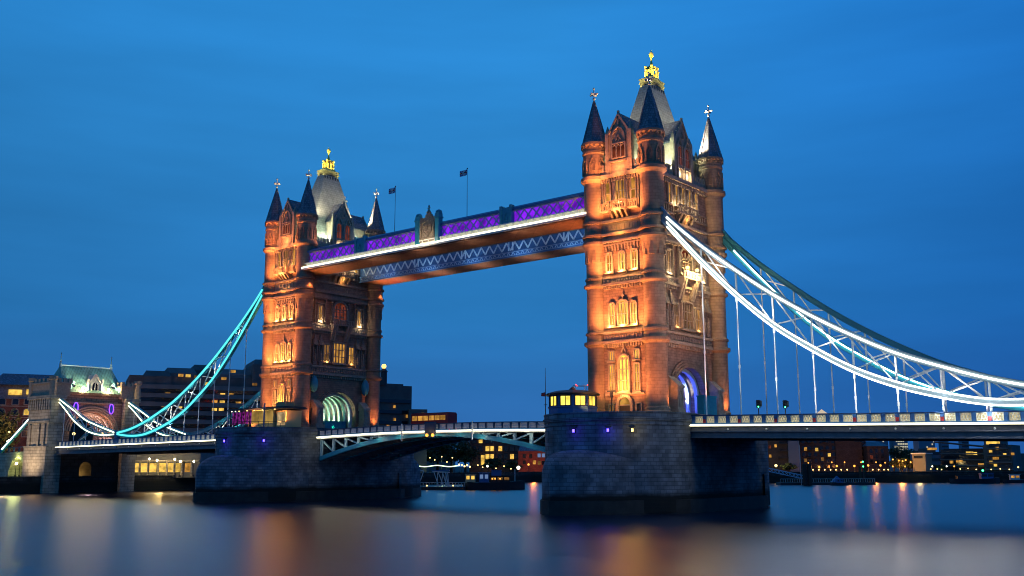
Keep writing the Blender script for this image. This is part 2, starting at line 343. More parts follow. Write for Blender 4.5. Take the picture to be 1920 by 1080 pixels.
# ------------------------------------------------------------------ towers
A_, B_ = 5.23, 9.51                                     # turret axes
HX, HY = 5.0, 10.1                                      # wall planes
def faces(t):
    x = t
    return {'W': lambda u, d, z: Vector((x+u, -HY-d, z)), 'E': lambda u, d, z: Vector((x-u, HY+d, z)),
            'S': lambda u, d, z: Vector((x+HX+d, u, z)), 'N': lambda u, d, z: Vector((x-HX-d, -u, z))}
def head(w, z0, h, arch):                               # window outline, pointed head when arch
    if arch <= 0: return [(-w/2, z0), (w/2, z0), (w/2, z0+h), (-w/2, z0+h)]
    s = z0+h-arch; n = 5
    r = [(w/2*cos(pi/2*i/n)**1.0, s+arch*sin(pi/2*i/n)**.85) for i in range(n+1)]
    return [(-w/2, z0), (w/2, z0)]+r+[(-x, z) for x, z in r[-2::-1]]
def window(par, f, u, z0, w, h, pane, arch=0.0, mull=1, trans=1, t=.2, d=.3, frame=TRIM, hood=False, d0=0):
    g = lambda a, b, c_: f(u+a, b+d0, c_)
    o = head(w, z0, h, arch); m = M(); m.line(o+[o[0]], t, -.05, d, g)
    m.box(-w/2-t, w/2+t, -.05, d+.14, z0-.26, z0-.08, g)
    for i in range(mull):
        x = -w/2+w*(i+1)/(mull+1); m.seg((x, z0), (x, z0+h-arch*(.35+.6*abs(x)/w)), .13, .0, d*.7, g)
    for i in range(trans):
        z = z0+(h-arch*.6)*(i+1)/(trans+1); m.seg((-w/2, z), (w/2, z), .12, .0, d*.6, g)
    if arch and mull:                                   # small tracery heads
        s = z0+h-arch*1.02; k = mull+1
        for i in range(k):
            a = -w/2+w*i/k; b = a+w/k; m.line([(a, s), ((a+b)/2, s+min(arch*.5, .45)), (b, s)], .09, 0, d*.55, g)
    if hood:
        m.line([(-w/2-.3, z0+h+.2), (w/2+.3, z0+h+.2)], .22, -.05, d+.2, g)
    fr = m.build('window', frame, par)
    p = M(); p.poly(head(w-.06, z0+.03, h-.06, arch), -.05, .05, g); p.build('pane', pane, fr)
    return fr

def tower(cx, label):
    t = thing('bridge_tower', label, 'bridge tower', (cx, 0, 9.2)); F = faces(cx)
    # masonry body with the road arch running through it along the bridge
    SP, RW = 12.2, 4.8
    arc = [(RW*cos(pi*i/16), SP+4.75*sin(pi*i/16)**.9) for i in range(17)]
    lo = [(HY, 9.2), (HY, 20.5), (-HY, 20.5), (-HY, 9.2), (-RW, 9.2)]+arc[::-1]+[(RW, 9.2)]
    b = M(); b.solid([(cx-HX, y, z) for y, z in lo], [(cx+HX, y, z) for y, z in lo])
    b.box(cx-HX, cx+HX, -HY, HY, 20.502, 46.9); b.build('wall', STONE, t)
    # horizontal courses, each a stack of ledges stepping out from the wall
    sc = M()
    for z0, z1, e in [(9.2, 9.9, .22), (20.3, 20.75, .66), (21.85, 22.2, .5), (29.35, 29.75, .62), (30.45, 30.75, .35), (36.15, 36.5, .6), (37.25, 37.65, .66), (39.35, 39.75, .55), (46.5, 47.1, .75)]:
        for sgn in (1, -1):
            y0, y1 = sorted((sgn*(HY-.4), sgn*(HY+e))); x0, x1 = sorted((sgn*(HX-.4), sgn*(HX+e)))
            if z0 > 9.5: sc.box(cx-3.6, cx+3.6, y0, y1, z0, z1); sc.box(cx+x0, cx+x1, -7.9, 7.9, z0, z1)
    for z0, z1, e in [(20.75, 21.85, .16), (29.75, 30.45, .16), (36.5, 37.25, .2), (37.65, 39.35, .12)]:
        for sgn in (1, -1):
            y0, y1 = sorted((sgn*(HY-.4), sgn*(HY+e))); x0, x1 = sorted((sgn*(HX-.4), sgn*(HX+e)))
            sc.box(cx-3.6, cx+3.6, y0, y1, z0, z1); sc.box(cx+x0, cx+x1, -7.9, 7.9, z0, z1)
    for z0, z1, e in [(19.75, 20.28, .4), (21.05, 21.6, .3), (28.85, 29.33, .38), (29.9, 30.35, .3), (45.9, 46.48, .5), (38.1, 38.9, .24)]:
        for i in range(15):
            u = -3.3+6.6*i/14
            for sgn in (1, -1): sc.box(cx+u-.13, cx+u+.13, *sorted((sgn*(HY-.3), sgn*(HY+e))), z0, z1)
        for i in range(30):
            u = -7.4+14.8*i/29
            for sgn in (1, -1): sc.box(*sorted((cx+sgn*(HX-.3), cx+sgn*(HX+e))), u-.14, u+.14, z0, z1)
    sc.build('string_course', TRIM, t)
    # corner turrets
    prof = [(2.05, 9.2), (2.05, 9.75), (1.85, 9.95), (1.85, 10.3), (1.66, 10.5), (1.66, 19.9), (2.15, 20.3), (2.15, 20.75), (1.72, 20.85), (1.72, 21.8), (1.92, 21.9), (1.92, 22.2), (1.64, 22.4), (1.64, 29.1), (2.08, 29.4), (2.08, 29.75), (1.72, 29.85),
            (1.72, 30.4), (1.86, 30.5), (1.86, 30.8), (1.64, 31.0), (1.64, 33.2), (1.9, 35.8), (2.2, 36.15), (2.2, 36.5), (1.87, 36.6), (1.87, 37.2), (2.22, 37.3), (2.22, 37.65), (1.86, 37.75), (1.86, 39.3), (2.18, 39.4), (2.18, 39.75), (1.85, 39.9),
            (1.85, 46.1), (2.35, 46.6), (2.35, 47.1), (1.9, 47.3), (1.9, 50.9), (2.04, 51.05), (2.04, 51.4), (1.94, 51.5), (1.94, 52.2), (2.24, 52.5), (2.24, 52.85)]
    for sx in (1, -1):
        for sy in (1, -1):
            x, y = cx+sx*A_, sy*B_
            m = M(); m.lathe(prof, x, y, 16, pi/16)
            for k in range(8):                          # pointed weatherings and blind arches round the drum
                a = 2*pi*k/8+pi/8; ca, sa = cos(a), sin(a)
                g = lambda u, d, z: Vector((x+ca*(1.70+d)-sa*u, y+sa*(1.70+d)+ca*u, z))
                m.solid([g(-.42, -.15, 33.3), g(.42, -.15, 33.3), g(.42, .1, 33.3), g(-.42, .1, 33.3)], [g(-.03, -.1, 36.0), g(.03, -.1, 36.0), g(.03, .12, 36.0), g(-.03, .12, 36.0)])
                g2 = lambda u, d, z: Vector((x+ca*(1.86+d)-sa*u, y+sa*(1.86+d)+ca*u, z))
                m.line([(-.45, 47.6), (-.45, 49.3), (0, 50.4), (.45, 49.3), (.45, 47.6)], .14, -.15, .16, g2)
                m.line([(-.25, 48.1), (-.25, 48.9), (0, 49.35), (.25, 48.9), (.25, 48.1), (-.25, 48.1)], .08, -.15, .12, g2)
                for j in (-1, 1): m.box(-.13+j*.38, .13+j*.38, -.1, .3, 52.0, 52.45, g2)
            tu = m.build('turret', TURRET, t, smooth=True)
            sp = M(); sp.lathe([(2.14, 52.86), (1.75, 54.0), (.95, 57.3), (.17, 60.2), (.12, 60.4)], x, y, 8, pi/8)
            for k in range(8):
                a = 2*pi*k/8+pi/8; sp.bar((x+2.12*cos(a), y+2.12*sin(a), 52.9), (x+.95*cos(a), y+.95*sin(a), 57.3), .1); sp.bar((x+.95*cos(a), y+.95*sin(a), 57.3), (x+.16*cos(a), y+.16*sin(a), 60.2), .09)
            sp.build('spire', SLATE, tu)
            fi = M(); fi.tube([(x, y, 60.3), (x, y, 62.4)], .09); fi.ball((x, y, 60.7), .26); fi.ball((x, y, 62.45), .2)
            fi.box(x-.62, x+.62, y-.1, y+.1, 61.3, 61.62); fi.box(x-.1, x+.1, y-.62, y+.62, 61.31, 61.61)
            for q in ((.62, 0), (-.62, 0), (0, .62), (0, -.62)): fi.ball((x+q[0], y+q[1], 61.46), .19)
            fi.build('finial', WHITESTONE, tu)
    # main roof: concave pavilion in three dressed slopes
    m = M(); rp = [(3.75, 7.0, 46.95), (3.6, 6.6, 48.4), (3.2, 5.9, 51), (2.65, 4.9, 55), (1.8, 3.3, 60), (1.0, 1.9, 64.4)]
    rings = [[m.bm.verts.new((cx+sx*hx, sy*hy, z)) for sx, sy in ((1, 1), (-1, 1), (-1, -1), (1, -1))] for hx, hy, z in rp]
    for u, v in zip(rings, rings[1:]):
        for k in range(4): m.bm.faces.new((u[k], u[(k+1) % 4], v[(k+1) % 4], v[k]))
    m.bm.faces.new(rings[-1]); rf = m.build('roof', LEAD, t)
    cr_ = M(); cr_.box(cx-1.06, cx+1.06, -2.0, 2.0, 63.6, 64.42); cr_.box(cx-1.2, cx+1.2, -2.15, 2.15, 64.42, 64.6); cr_.box(cx-1.1, cx+1.1, -2.05, 2.05, 64.6, 65.1); cr_.box(cx-1.22, cx+1.22, -2.18, 2.18, 65.1, 65.3)
    for y in wave(lambda v: v, -1.8, 1.8, 5):
        for s_ in (1, -1): cr_.box(cx+s_*1.1-.12, cx+s_*1.1+.12, y-.14, y+.14, 63.3, 63.9)
    cr_.build('roof_platform', DARKM, t)
    # gilded crown
    g = M(); z = 65.3
    g.box(cx-.85, cx+.85, -1.3, 1.3, z, z+.45)
    for k in range(10):
        a = 2*pi*k/10; x, y = cos(a), sin(a)
        g.tube([(cx+.8*x, 1.25*y, z+.4), (cx+.92*x, 1.35*y, z+1.3), (cx+.75*x, 0.8*y, z+2.3), (cx+.12*x, .2*y, z+2.75)], .13, 6)
        g.ball((cx+.9*x, 1.33*y, z+1.55), .26, 1, 8); g.tube([(cx+.85*x, 1.28*y, z+.4), (cx+.88*x, 1.3*y, z+1.4)], .16, 6)
    for k in range(4):
        a = pi/4+pi/2*k; g.tube([(cx+.75*cos(a), 1.15*sin(a), z), (cx+.85*cos(a), 1.28*sin(a), z+2.2)], .15, 6); g.ball((cx+.85*cos(a), 1.28*sin(a), z+2.35), .27)
    g.lathe([(.5, z+.3), (.42, z+1.5), (.3, z+2.7), (.24, z+3.2), (.14, z+3.5), (.14, z+4.1), (.36, z+4.4), (.42, z+4.75), (.3, z+5.05), (.1, z+5.15), (.08, z+5.5)], cx, 0, 10)
    g.build('crown', GOLD, t, smooth=True)
    # battlements between the turrets
    m = M()
    for sgn in (1, -1):
        m.box(cx-3.5, cx+3.5, *sorted((sgn*(HY-.1), sgn*(HY+.25))), 47.1, 48.0); m.box(*sorted((cx+sgn*(HX-.1), cx+sgn*(HX+.25))), -7.8, 7.8, 47.1, 48.0)
        for u in (-3.2, -2.55, 2.55, 3.2): m.box(cx+u-.2, cx+u+.2, *sorted((sgn*(HY-.08), sgn*(HY+.23))), 48.0, 48.9)
        for i in range(6):
            for s2 in (1, -1): u = s2*(3.0+i*.86); m.box(*sorted((cx+sgn*(HX-.08), cx+sgn*(HX+.23))), u-.24, u+.24, 48.0, 48.9)
    m.build('battlement', TRIM, t)
    # gabled dormers on all four sides
    for key, w, zs, za, dep in (('W', 4.3, 53.2, 56.5, 5.2), ('E', 4.3, 53.2, 56.5, 5.2), ('S', 5.2, 53.0, 56.9, 3.4), ('N', 5.2, 53.0, 56.9, 3.4)):
        f = F[key]; out_ = [(-w/2, 47.0), (w/2, 47.0), (w/2, zs), (0, za), (-w/2, zs)]
        m = M(); m.poly(out_, .35, -dep, f)
        m.line([(-w/2-.1, zs-.1), (0, za+.15), (w/2+.1, zs-.1)], .3, .3, .55, f)
        for s_ in (1, -1):
            m.box(s_*w/2-.3, s_*w/2+.3, -.2, .6, 47.0, zs+.6, f); u = s_*w/2
            m.solid([f(u-.3, -.2, zs+.6), f(u+.3, -.2, zs+.6), f(u+.3, .6, zs+.6), f(u-.3, .6, zs+.6)], [f(u-.03, .17, zs+1.9), f(u+.03, .17, zs+1.9), f(u+.03, .23, zs+1.9), f(u-.03, .23, zs+1.9)])
        m.box(-.16, .16, .2, .5, za, za+.75, f); m.line([(-w/2, 49.0), (w/2, 49.0)], .26, .3, .62, f)
        do = m.build('dormer', TRIM, t)
        r = M(); r.solid([f(-w/2-.2, .2, zs-.05), f(-w/2-.2, -dep-.6, zs-.05), f(0, -dep-.6, za+.2), f(0, .2, za+.2)], [f(-w/2-.2, .2, zs+.2), f(-w/2-.2, -dep-.6, zs+.2), f(0, -dep-.6, za+.45), f(0, .2, za+.45)])
        r.solid([f(w/2+.2, .2, zs-.05), f(w/2+.2, -dep-.6, zs-.05), f(.01, -dep-.6, za+.2), f(.01, .2, za+.2)], [f(w/2+.2, .2, zs+.2), f(w/2+.2, -dep-.6, zs+.2), f(.01, -dep-.6, za+.45), f(.01, .2, za+.45)])
        r.build('dormer_roof', SLATE, do)
        if key in 'WE':
            wm = M(); gg = lambda a, b_, c_: f(a, b_+.35, c_); wm.line([(-1.25, 49.5), (-1.25, 51.9), (1.25, 51.9), (1.25, 49.5), (-1.25, 49.5)], .2, 0, .25, gg)
            for u in (-.42, .42): wm.seg((u, 49.5), (u, 51.9), .16, 0, .2, gg)
            for k in range(3): a = -1.25+k*.83; wm.line([(a, 51.2), (a+.42, 51.75), (a+.83, 51.2)], .1, 0, .18, gg)
            wm.line([(-1.25, 52.2), (-1.1, 53.4), (-.6, 54.2), (0, 54.5), (.6, 54.2), (1.1, 53.4), (1.25, 52.2)], .22, 0, .3, gg); wm.line([(-.5, 52.3), (0, 53.3), (.5, 52.3)], .14, 0, .2, gg); wm.seg((0, 55), (0, 55.8), .3, 0, .2, gg)
            wm.seg((0, 54.4), (0, 55.1), .2, 0, .2, gg); wm.seg((0, 51.8), (0, 52.4), .2, 0, .2, gg); wm.line([(-1.25, 51.8), (-1.25, 52.3)], .2, 0, .25, gg)
            wo = wm.build('dormer_window', TRIM, do)
            for s_ in (1, -1): sh = M(); sh.box(s_*1.75-.18, s_*1.75+.18, 0, .3, 47.2, 49.2, gg); sh.build('dormer_shaft', TRIM, do)
            p = M(); p.box(-1.2, 1.2, 0, .05, 49.55, 51.85, gg); p.build('pane', WIN_C, wo)
        else:
            gg = lambda a, b_, c_: f(a, b_+.35, c_)
            for s_ in (1, -1):
                wm = M(); pn = M()
                u = s_*1.15; o = [(u+q[0], q[1]) for q in head(1.5, 49.3, 3.4, .9)]; wm.line(o+[o[0]], .22, 0, .28, gg); wm.seg((u, 49.3), (u, 52.2), .13, 0, .2, gg); wm.seg((u-.75, 50.8), (u+.75, 50.8), .12, 0, .18, gg)
                pn.poly([(u+q[0], q[1]) for q in head(1.42, 49.33, 3.3, .9)], 0, .05, gg); wm.line([(u-.8, 52.5), (u, 54.0), (u+.8, 52.5)], .2, 0, .33, gg)
                wo = wm.build('dormer_window', TRIM, do); pn.build('pane', WIN_C, wo)
            wm = M(); wm.line([(-.45, 54.2), (0, 55.4), (.45, 54.2), (-.45, 54.2)], .12, 0, .2, gg); wm.build('gable_tracery', TRIM, do)
            for q in (-2.1, 0, 2.1): wm = M(); wm.box(q-.14, q+.14, 0, .4, 47.1, 52.6, gg); wm.build('dormer_shaft', TRIM, do)
    # river faces (W and E)
    for key in ('W', 'E'):
        f = F[key]
        window(t, f, 0, 12.95, 1.95, 5.6, WIN_GLOW, .9, 2, 2, .24, .42)
        for s_ in (1, -1):
            window(t, f, s_*2.3, 13.0, .95, 4.1, WIN_A, 0, 1, 2, .22, .3); window(t, f, s_*2.3, 17.75, .95, 1.45, WIN_A, 0, 1, 0, .22, .3)
            window(t, f, s_*2.45, 9.85, .9, 1.3, WIN_D if s_ < 0 else GLASSD, 0, 0, 0, .2, .25)
            window(t, f, s_*1.95, 23.05, 1.05, 3.6, WIN_A, .5, 1, 1, .22, .32)
            window(t, f, s_*2.3, 31.55, 1.1, 3.1, WIN_B, .5, 1, 1, .24, .32)
            window(t, f, s_*2.35, 42.4, 1.0, 3.7, WIN_B, .5, 0, 1, .22, .3)
        window(t, f, 0, 23.05, 1.85, 3.9, WIN_A, .6, 2, 1, .24, .36); window(t, f, 0, 31.55, 1.1, 3.1, WIN_A, .5, 1, 1, .24, .32)
        window(t, f, 0, 42.3, 1.9, 3.9, WIN_B, 0, 2, 1, .26, .4)
        m = M(); m.box(-3.5, 3.5, -.05, .35, 12.45, 12.72, f); m.build('sill_ledge', TRIM, t); m = M(); m.line([(-.4, 18.9), (0, 19.7), (.4, 18.9)], .2, 0, .35, f); m.build('hood_ornament', TRIM, t); m = M(); m.box(-.12, .12, 0, .3, 27.1, 28.3, f); m.box(-.3, .3, 0, .28, 27.5, 27.75, f); m.build('hood_ornament', TRIM, t); m = M()
        for u in wave(lambda v: v, -2.9, 2.9, 10): m.box(u-.14, u+.14, -.05, .3, 35.2, 36.1, f); m.box(u-.13, u+.13, -.04, .18, 34.8, 35.2, f)
        m.box(-3.4, 3.4, -.05, .32, 35.75, 35.98, f); m.build('corbel_table', TRIM, t)
        for u in (-3.3, -1.25, 1.25, 3.3): m = M(); m.box(u-.14, u+.14, -.05, .36, 41.0, 45.85, f); m.build('wall_shaft', TRIM, t)
        dm = M(); o = head(2.5, 9.25, 3.1, 1.5); dm.line(o[1:]+[o[0]], .5, -.05, .4, f); dm.line([(-1.3, 10.9), (1.3, 10.9)], .16, 0, .25, f); dr = dm.build('doorway', TRIM, t)
        p = M(); p.poly(head(2.3, 9.25, 1.6, 0), 0, .06, f); p.build('door', DARKM, dr); p = M(); p.poly([(-1.1, 10.98), (1.1, 10.98), (.85, 11.7), (0, 12.2), (-.85, 11.7)], 0, .08, f); p.build('fanlight', WIN_B, dr)
        m = M(); m.box(-3.4, 3.4, 0, .85, 40.95, 41.25, f); m.box(-1.6, 1.6, .8, 1.5, 40.96, 41.26, f)     # balcony
        for u in wave(lambda v: v, -3.3, -1.7, 4)+wave(lambda v: v, 1.7, 3.3, 4): m.box(u-.09, u+.09, .68, .84, 41.25, 42.25, f)
        for u in wave(lambda v: v, -1.5, 1.5, 7): m.box(u-.09, u+.09, 1.32, 1.48, 41.26, 42.3, f)
        m.box(-3.4, -1.62, .6, .9, 42.25, 42.45, f); m.box(1.62, 3.4, .6, .9, 42.25, 42.45, f); m.box(-1.65, 1.65, 1.25, 1.55, 42.3, 42.52, f)
        for s_ in (1, -1): m.box(s_*1.6-.12, s_*1.6+.12, .8, 1.5, 41.26, 42.4, f)
        for u in (-1.35, -.45, .45, 1.35):
            m.solid([f(u-.2, 0, 39.6), f(u+.2, 0, 39.6), f(u+.2, .2, 39.6), f(u-.2, .2, 39.6)], [f(u-.2, 0, 40.95), f(u+.2, 0, 40.95), f(u+.2, 1.4, 40.95), f(u-.2, 1.4, 40.95)])
        m.build('balcony', BRONZE, t)
    # road faces (S outer, N inner)
    for key in ('S', 'N'):
        f = F[key]
        m = M(); n = 18                                  # stepped arch mouldings
        for r_, dd in ((5.0, .5), (5.42, .38), (5.84, .26)):
            pts = [(r_*cos(pi*i/n), SP+(r_-.05)*sin(pi*i/n)**.9) for i in range(n+1)]
            m.line([(r_, 9.3)]+pts+[(-r_, 9.3)], .36, -.05, dd, f)
        m.build('arch_moulding', STONE, t)
        for s_ in (1, -1): window(t, f, s_*3.35, 23.1, 1.6, 3.7, WIN_B if s_ > 0 else WIN_D, .3, 1, 1, .22, .34)
        window(t, f, 0, 22.95, 3.4, 4.4, WIN_D if key == 'S' else WIN_B, .3, 3, 2, .26, .45)
        for s_ in (1, -1):
            window(t, f, s_*5.3, 31.3, 1.15, 3.5, WIN_B, .4, 1, 1, .24, .34, hood=True)
        window(t, f, 0, 31.7, 3.8, 4.2, WIN_C, 1.9, 3, 2, .34, .5)
        for u in (-4.2, -2.1, 0, 2.1, 4.2): window(t, f, u, 42.6, .95, 3.5, WIN_B, .5, 0, 1, .2, .32)
        m = M()
        m.box(-2.7, 2.7, 0, 1.5, 30.76, 31.0, f)         # balcony under the great window
        for u in wave(lambda v: v, -2.6, 2.6, 11): m.box(u-.1, u+.1, 1.3, 1.46, 31.0, 31.8, f)
        m.box(-2.75, 2.75, 1.22, 1.54, 31.8, 31.98, f)
        for u in (-2.2, -1.5, 1.5, 2.2): m.solid([f(u-.25, 0, 27.6), f(u+.25, 0, 27.6), f(u+.25, .3, 27.6), f(u-.25, .3, 27.6)], [f(u-.25, 0, 30.76), f(u+.25, 0, 30.76), f(u+.25, 1.45, 30.76), f(u-.25, 1.45, 30.76)])
        m.build('balcony', TRIM, t)
        m = M(); m.box(-3.0, 3.0, 0, 1.2, 41.2, 41.5, f)
        for u in wave(lambda v: v, -2.9, 2.9, 11): m.box(u-.1, u+.1, 1.02, 1.18, 41.5, 42.4, f)
        m.box(-3.0, 3.0, .95, 1.26, 42.4, 42.6, f)
        for u in (-1.9, -.65, .65, 1.9): m.solid([f(u-.28, 0, 39.76), f(u+.28, 0, 39.76), f(u+.28, .25, 39.76), f(u-.28, .25, 39.76)], [f(u-.28, 0, 41.2), f(u+.28, 0, 41.2), f(u+.28, 1.15, 41.2), f(u-.28, 1.15, 41.2)])
        for s_ in (1, -1):
            for i in range(6): m.box(s_*(3.2+i*.75)-.08, s_*(3.2+i*.75)+.08, .1, .25, 41.2, 42.3, f)
            m.box(*sorted((s_*3.05, s_*7.5)), .05, .3, 42.3, 42.5, f); m.box(*sorted((s_*3.05, s_*7.5)), 0, .35, 40.95, 41.2, f)
        m.build('balcony', BRONZE, t)
        m = M()                                          # carved friezes and canopied niches beside the windows
        for u in wave(lambda v: v, -7.2, 7.2, 22): m.box(u-.18, u+.18, -.05, .38, 21.0, 21.7, f)
        for s_ in (1, -1):
            for u0 in (5.0, 6.5):
                u = s_*u0; m.box(u-.5, u+.5, 0, .5, 22.3, 23.0, f); m.lathe([(.2, 23.0), (.3, 23.6), (.24, 24.5), (.16, 24.9), (.19, 25.2), (.05, 25.5)], *f(u, .45, 0).xy, 8)
                for q in (-.5, .5): m.box(u+q-.1, u+q+.1, 0, .5, 23, 27.4, f)
                m.solid([f(u-.62, 0, 26.3), f(u+.62, 0, 26.3), f(u+.62, .8, 26.3), f(u-.62, .8, 26.3)], [f(u-.06, 0, 28.6), f(u+.06, 0, 28.6), f(u+.06, .25, 28.6), f(u-.06, .25, 28.6)])
            m.box(s_*4.0-.13, s_*4.0+.13, -.05, .4, 31, 36, f); m.box(s_*2.25-.14, s_*2.25+.14, 0, .5, 31, 35.4, f); m.box(s_*6.6-.13, s_*6.6+.13, -.05, .3, 31, 36, f)
            m.lathe([(.3, 35.3), (.35, 35.6), (.05, 36.1)], *f(s_*2.25, .3, 0).xy, 8)
        m.seg((-7, 36.0), (7, 36.0), .18, 0, .5, f)
        m.build('carved_trim', BRONZE, t)
        for s_ in (1, -1):                               # stone kiosk piers flanking the road
            u = s_*6.3; m = M(); m.box(u-1.1, u+1.1, .6, 2.5, 9.2, 10.2, f); m.box(u-.85, u+.85, .7, 2.3, 10.2, 13.4, f); m.box(u-1.0, u+1.0, .6, 2.45, 13.4, 13.7, f)
            m.solid([f(u-1.0, .6, 13.7), f(u+1.0, .6, 13.7), f(u+1.0, 2.45, 13.7), f(u-1.0, 2.45, 13.7)], [f(u-.9, .6, 15.2), f(u+.9, .6, 15.2), f(u+.9, .8, 15.2), f(u-.9, .8, 15.2)])
            m.line([(u-.5, 10.5), (u-.5, 12.4), (u, 13.1), (u+.5, 12.4), (u+.5, 10.5)], .16, 2.25, 2.42, f)
            m.build('pedestal', TRIM, t)
            if key == 'N':
                l = M(); l.lathe([(.1, 16.6), (.6, 17.0), (.85, 18.0), (.8, 19.0), (.5, 19.6), (.15, 20.0)], *f(s_*6.9, .9, 0).xy, 10); l.build('shield', TEAL, t, smooth=True)
    # vault ribs inside the passage
    for x in (-4.0, -2.4, -.8, .8, 2.4, 4.0):
        m = M(); n = 20; pts = [(4.5*cos(pi*i/n), SP+4.45*sin(pi*i/n)**.9) for i in range(n+1)]
        fx = lambda u, d, z, x=x: Vector((cx+x+d, u, z)); m.line([(4.5, 9.3)]+pts+[(-4.5, 9.3)], .5, -.32, .32, fx); m.build('vault_rib', WHITE, t)
    return t
tower(X_S, 'tallest looking gothic stone tower, lit orange, standing beside the small control cabin')
TN = tower(X_N, 'farther gothic stone tower, lit orange, standing beside the glass pavilion'); TN.rotation_euler = (0, 0, pi)

# ------------------------------------------------------------------ high level walkways
def walkway(sg, label):
    t = thing('high_walkway', label, 'footbridge', (-41.15, sg*7.8, 40.7))
    X0, X1 = -77.0, -5.3; fo = lambda u, d, z: Vector((u, sg*(10.2+d), z)); fi = lambda u, d, z: Vector((u, sg*(5.2-d), z))
    m = M(); m.box(X0, X1, 5.3, 10.05, 40.75, 41.3, lambda a, b, c_: Vector((a, sg*b, c_))); m.box(X0, X1, 10.0, 10.9, 40.76, 41.0, lambda a, b, c_: Vector((a, sg*b, c_)))
    m.build('soffit', BOARD, t)
    m = M(); m.box(X0, X1, -.1, 1.0, 41.0, 41.3, fo); m.box(X0, X1, -.1, .55, 41.3, 41.42, fo); m.box(X0, X1, -.1, .35, 41.42, 42.25, fo); m.box(X0, X1, -.1, .62, 42.25, 42.42, fo)
    for u in wave(lambda v: v, X0+1, X1-1, 46): m.box(u-.1, u+.1, .35, .6, 41.42, 42.25, fo)
    m.build('cornice', WHITE, t)
    l = M(); l.box(X0, X1, .75, .98, 41.32, 41.62, fo); l.build('light_strip', LEDWARM, t)
    g = M(); g.box(X0, X1, -.5, -.35, 42.4, 44.6, fo); g.build('glazing', PURPLE, t)
    m = M(); k = 0; st = 1.75; u = X0+1.6
    while u < X1-1:
        if not any(a-.5 < u+st/2 < b+.5 for a, b in ((-61, -58.2), (-44.3, -38.4), (-24.3, -21.7))):
            m.seg((u, 42.45), (u+st, 44.45), .2, -.2, -.05, fo); m.seg((u, 44.45), (u+st, 42.45), .2, -.2, -.06, fo); m.box(u+st/2-.2, u+st/2+.2, -.2, .02, 43.25, 43.65, fo)
        u += st
    m.box(X0, X1, -.3, .05, 44.45, 44.62, fo); m.build('lattice', TEAL if sg > 0 else mat('lavender lattice paint', (.55, .58, .72), .5), t)
    m = M(); m.box(X0, X1, -.35, .25, 44.62, 45.0, fo); m.solid([fo(X0, .1, 45.0), fo(X1, .1, 45.0), fi(X1, .1, 45.0), fi(X0, .1, 45.0)], [fo(X0, -.9, 45.6), fo(X1, -.9, 45.6), fi(X1, -.9, 45.6), fi(X0, -.9, 45.6)])
    m.build('roof', BLUE, t)
    for u0, u1 in ((-60.9, -58.3), (-24.2, -21.8)):
        m = M(); m.box(u0, u1, -.3, .45, 42.42, 45.25, fo); m.box(u0-.1, u0+.35, -.3, .6, 42.43, 45.6, fo); m.box(u1-.35, u1+.1, -.3, .6, 42.43, 45.6, fo); m.line([((u0+u1)/2-.4, 43), ((u0+u1)/2, 44.4), ((u0+u1)/2+.4, 43), ((u0+u1)/2-.4, 43)], .12, .4, .55, fo)
        m.build('panel', TEAL, t)
    for u in (-43.9, -38.9):
        m = M(); m.box(u-.45, u+.45, -.3, .75, 41.7, 46.9, fo); m.box(u-.6, u+.6, -.4, .9, 46.0, 46.25, fo); m.lathe([(.5, 46.9), (.62, 47.15), (.5, 47.4), (.1, 47.6)], *fo(u, .2, 0).xy, 8); m.build('crest_post', TEAL, t)
    m = M(); m.box(-43.45, -39.35, -.3, .5, 42.0, 46.2, fo); m.line([(-43, 42.6), (-43, 45.4), (-41.4, 46.0), (-39.8, 45.4), (-39.8, 42.6), (-43, 42.6)], .22, .45, .7, fo)
    m.line([(-42.4, 45.0), (-40.4, 45.0), (-40.5, 43.8), (-41.4, 42.9), (-42.3, 43.8), (-42.4, 45.0)], .2, .45, .75, fo); m.seg((-41.4, 43), (-41.4, 45), .16, .45, .7, fo); m.seg((-42.3, 44), (-40.5, 44), .16, .45, .7, fo)
    for u in wave(lambda v: v, -43.2, -39.6, 8): m.box(u-.12, u+.12, -.1, .45, 46.2, 46.55, fo)
    m.box(-42.1, -40.7, -.1, .4, 46.2, 47.1, fo); m.lathe([(.35, 47.1), (.5, 47.4), (.3, 47.7), (.12, 48.0), (.1, 48.5), (.2, 48.6), (.03, 48.9)], *fo(-41.4, .2, 0).xy, 8); m.box(-41.75, -41.05, .1, .3, 48.2, 48.32, fo)
    m.build('crest_panel', BRONZE, t)
    m = M(); m.box(X0, X1, -.25, .0, 40.74, 41.85, fi); m.box(X0, X1, -.3, .12, 40.72, 40.95, fi); m.box(X0, X1, -.3, .14, 41.78, 41.95, fi); m.box(X0, X1, -.3, .14, 43.72, 44.0, fi); m.box(X0, X1, -.3, -.12, 41.95, 44.7, fi)
    m.build('inner_girder', BLUE, t)
    m = M()
    m.box(X0, X1, -.05, .05, 41.0, 41.07, fi)
    for u in wave(lambda v: v, X0+.7, X1-.7, 62): m.line([(u-.4, 41.05), (u, 41.65), (u+.4, 41.05)], .12, 0, .1, fi); m.seg((u-.5, 41.68), (u+.5, 41.68), .08, 0, .1, fi); m.line([(u-.2, 43.78), (u, 43.95), (u+.2, 43.78)], .09, .1, .2, fi)
    m.build('cresting', bpy.data.materials.get('dull blue lattice paint') or mat('dull blue lattice paint', (.2, .33, .5), .5), t)
    m = M(); st = 1.05; n = int((X1-X0-2)/st)
    for i in range(n): u = X0+1+i*st; m.seg((u, 42.05 if i % 2 else 43.65), (u+st, 43.65 if i % 2 else 42.05), .24, -.14, .03, fi)
    for u in (-60, -47, -35, -22): m.box(u-.6, u-.4, -.12, .1, 41.95, 43.72, fi); m.box(u+.4, u+.6, -.12, .1, 41.95, 43.72, fi)
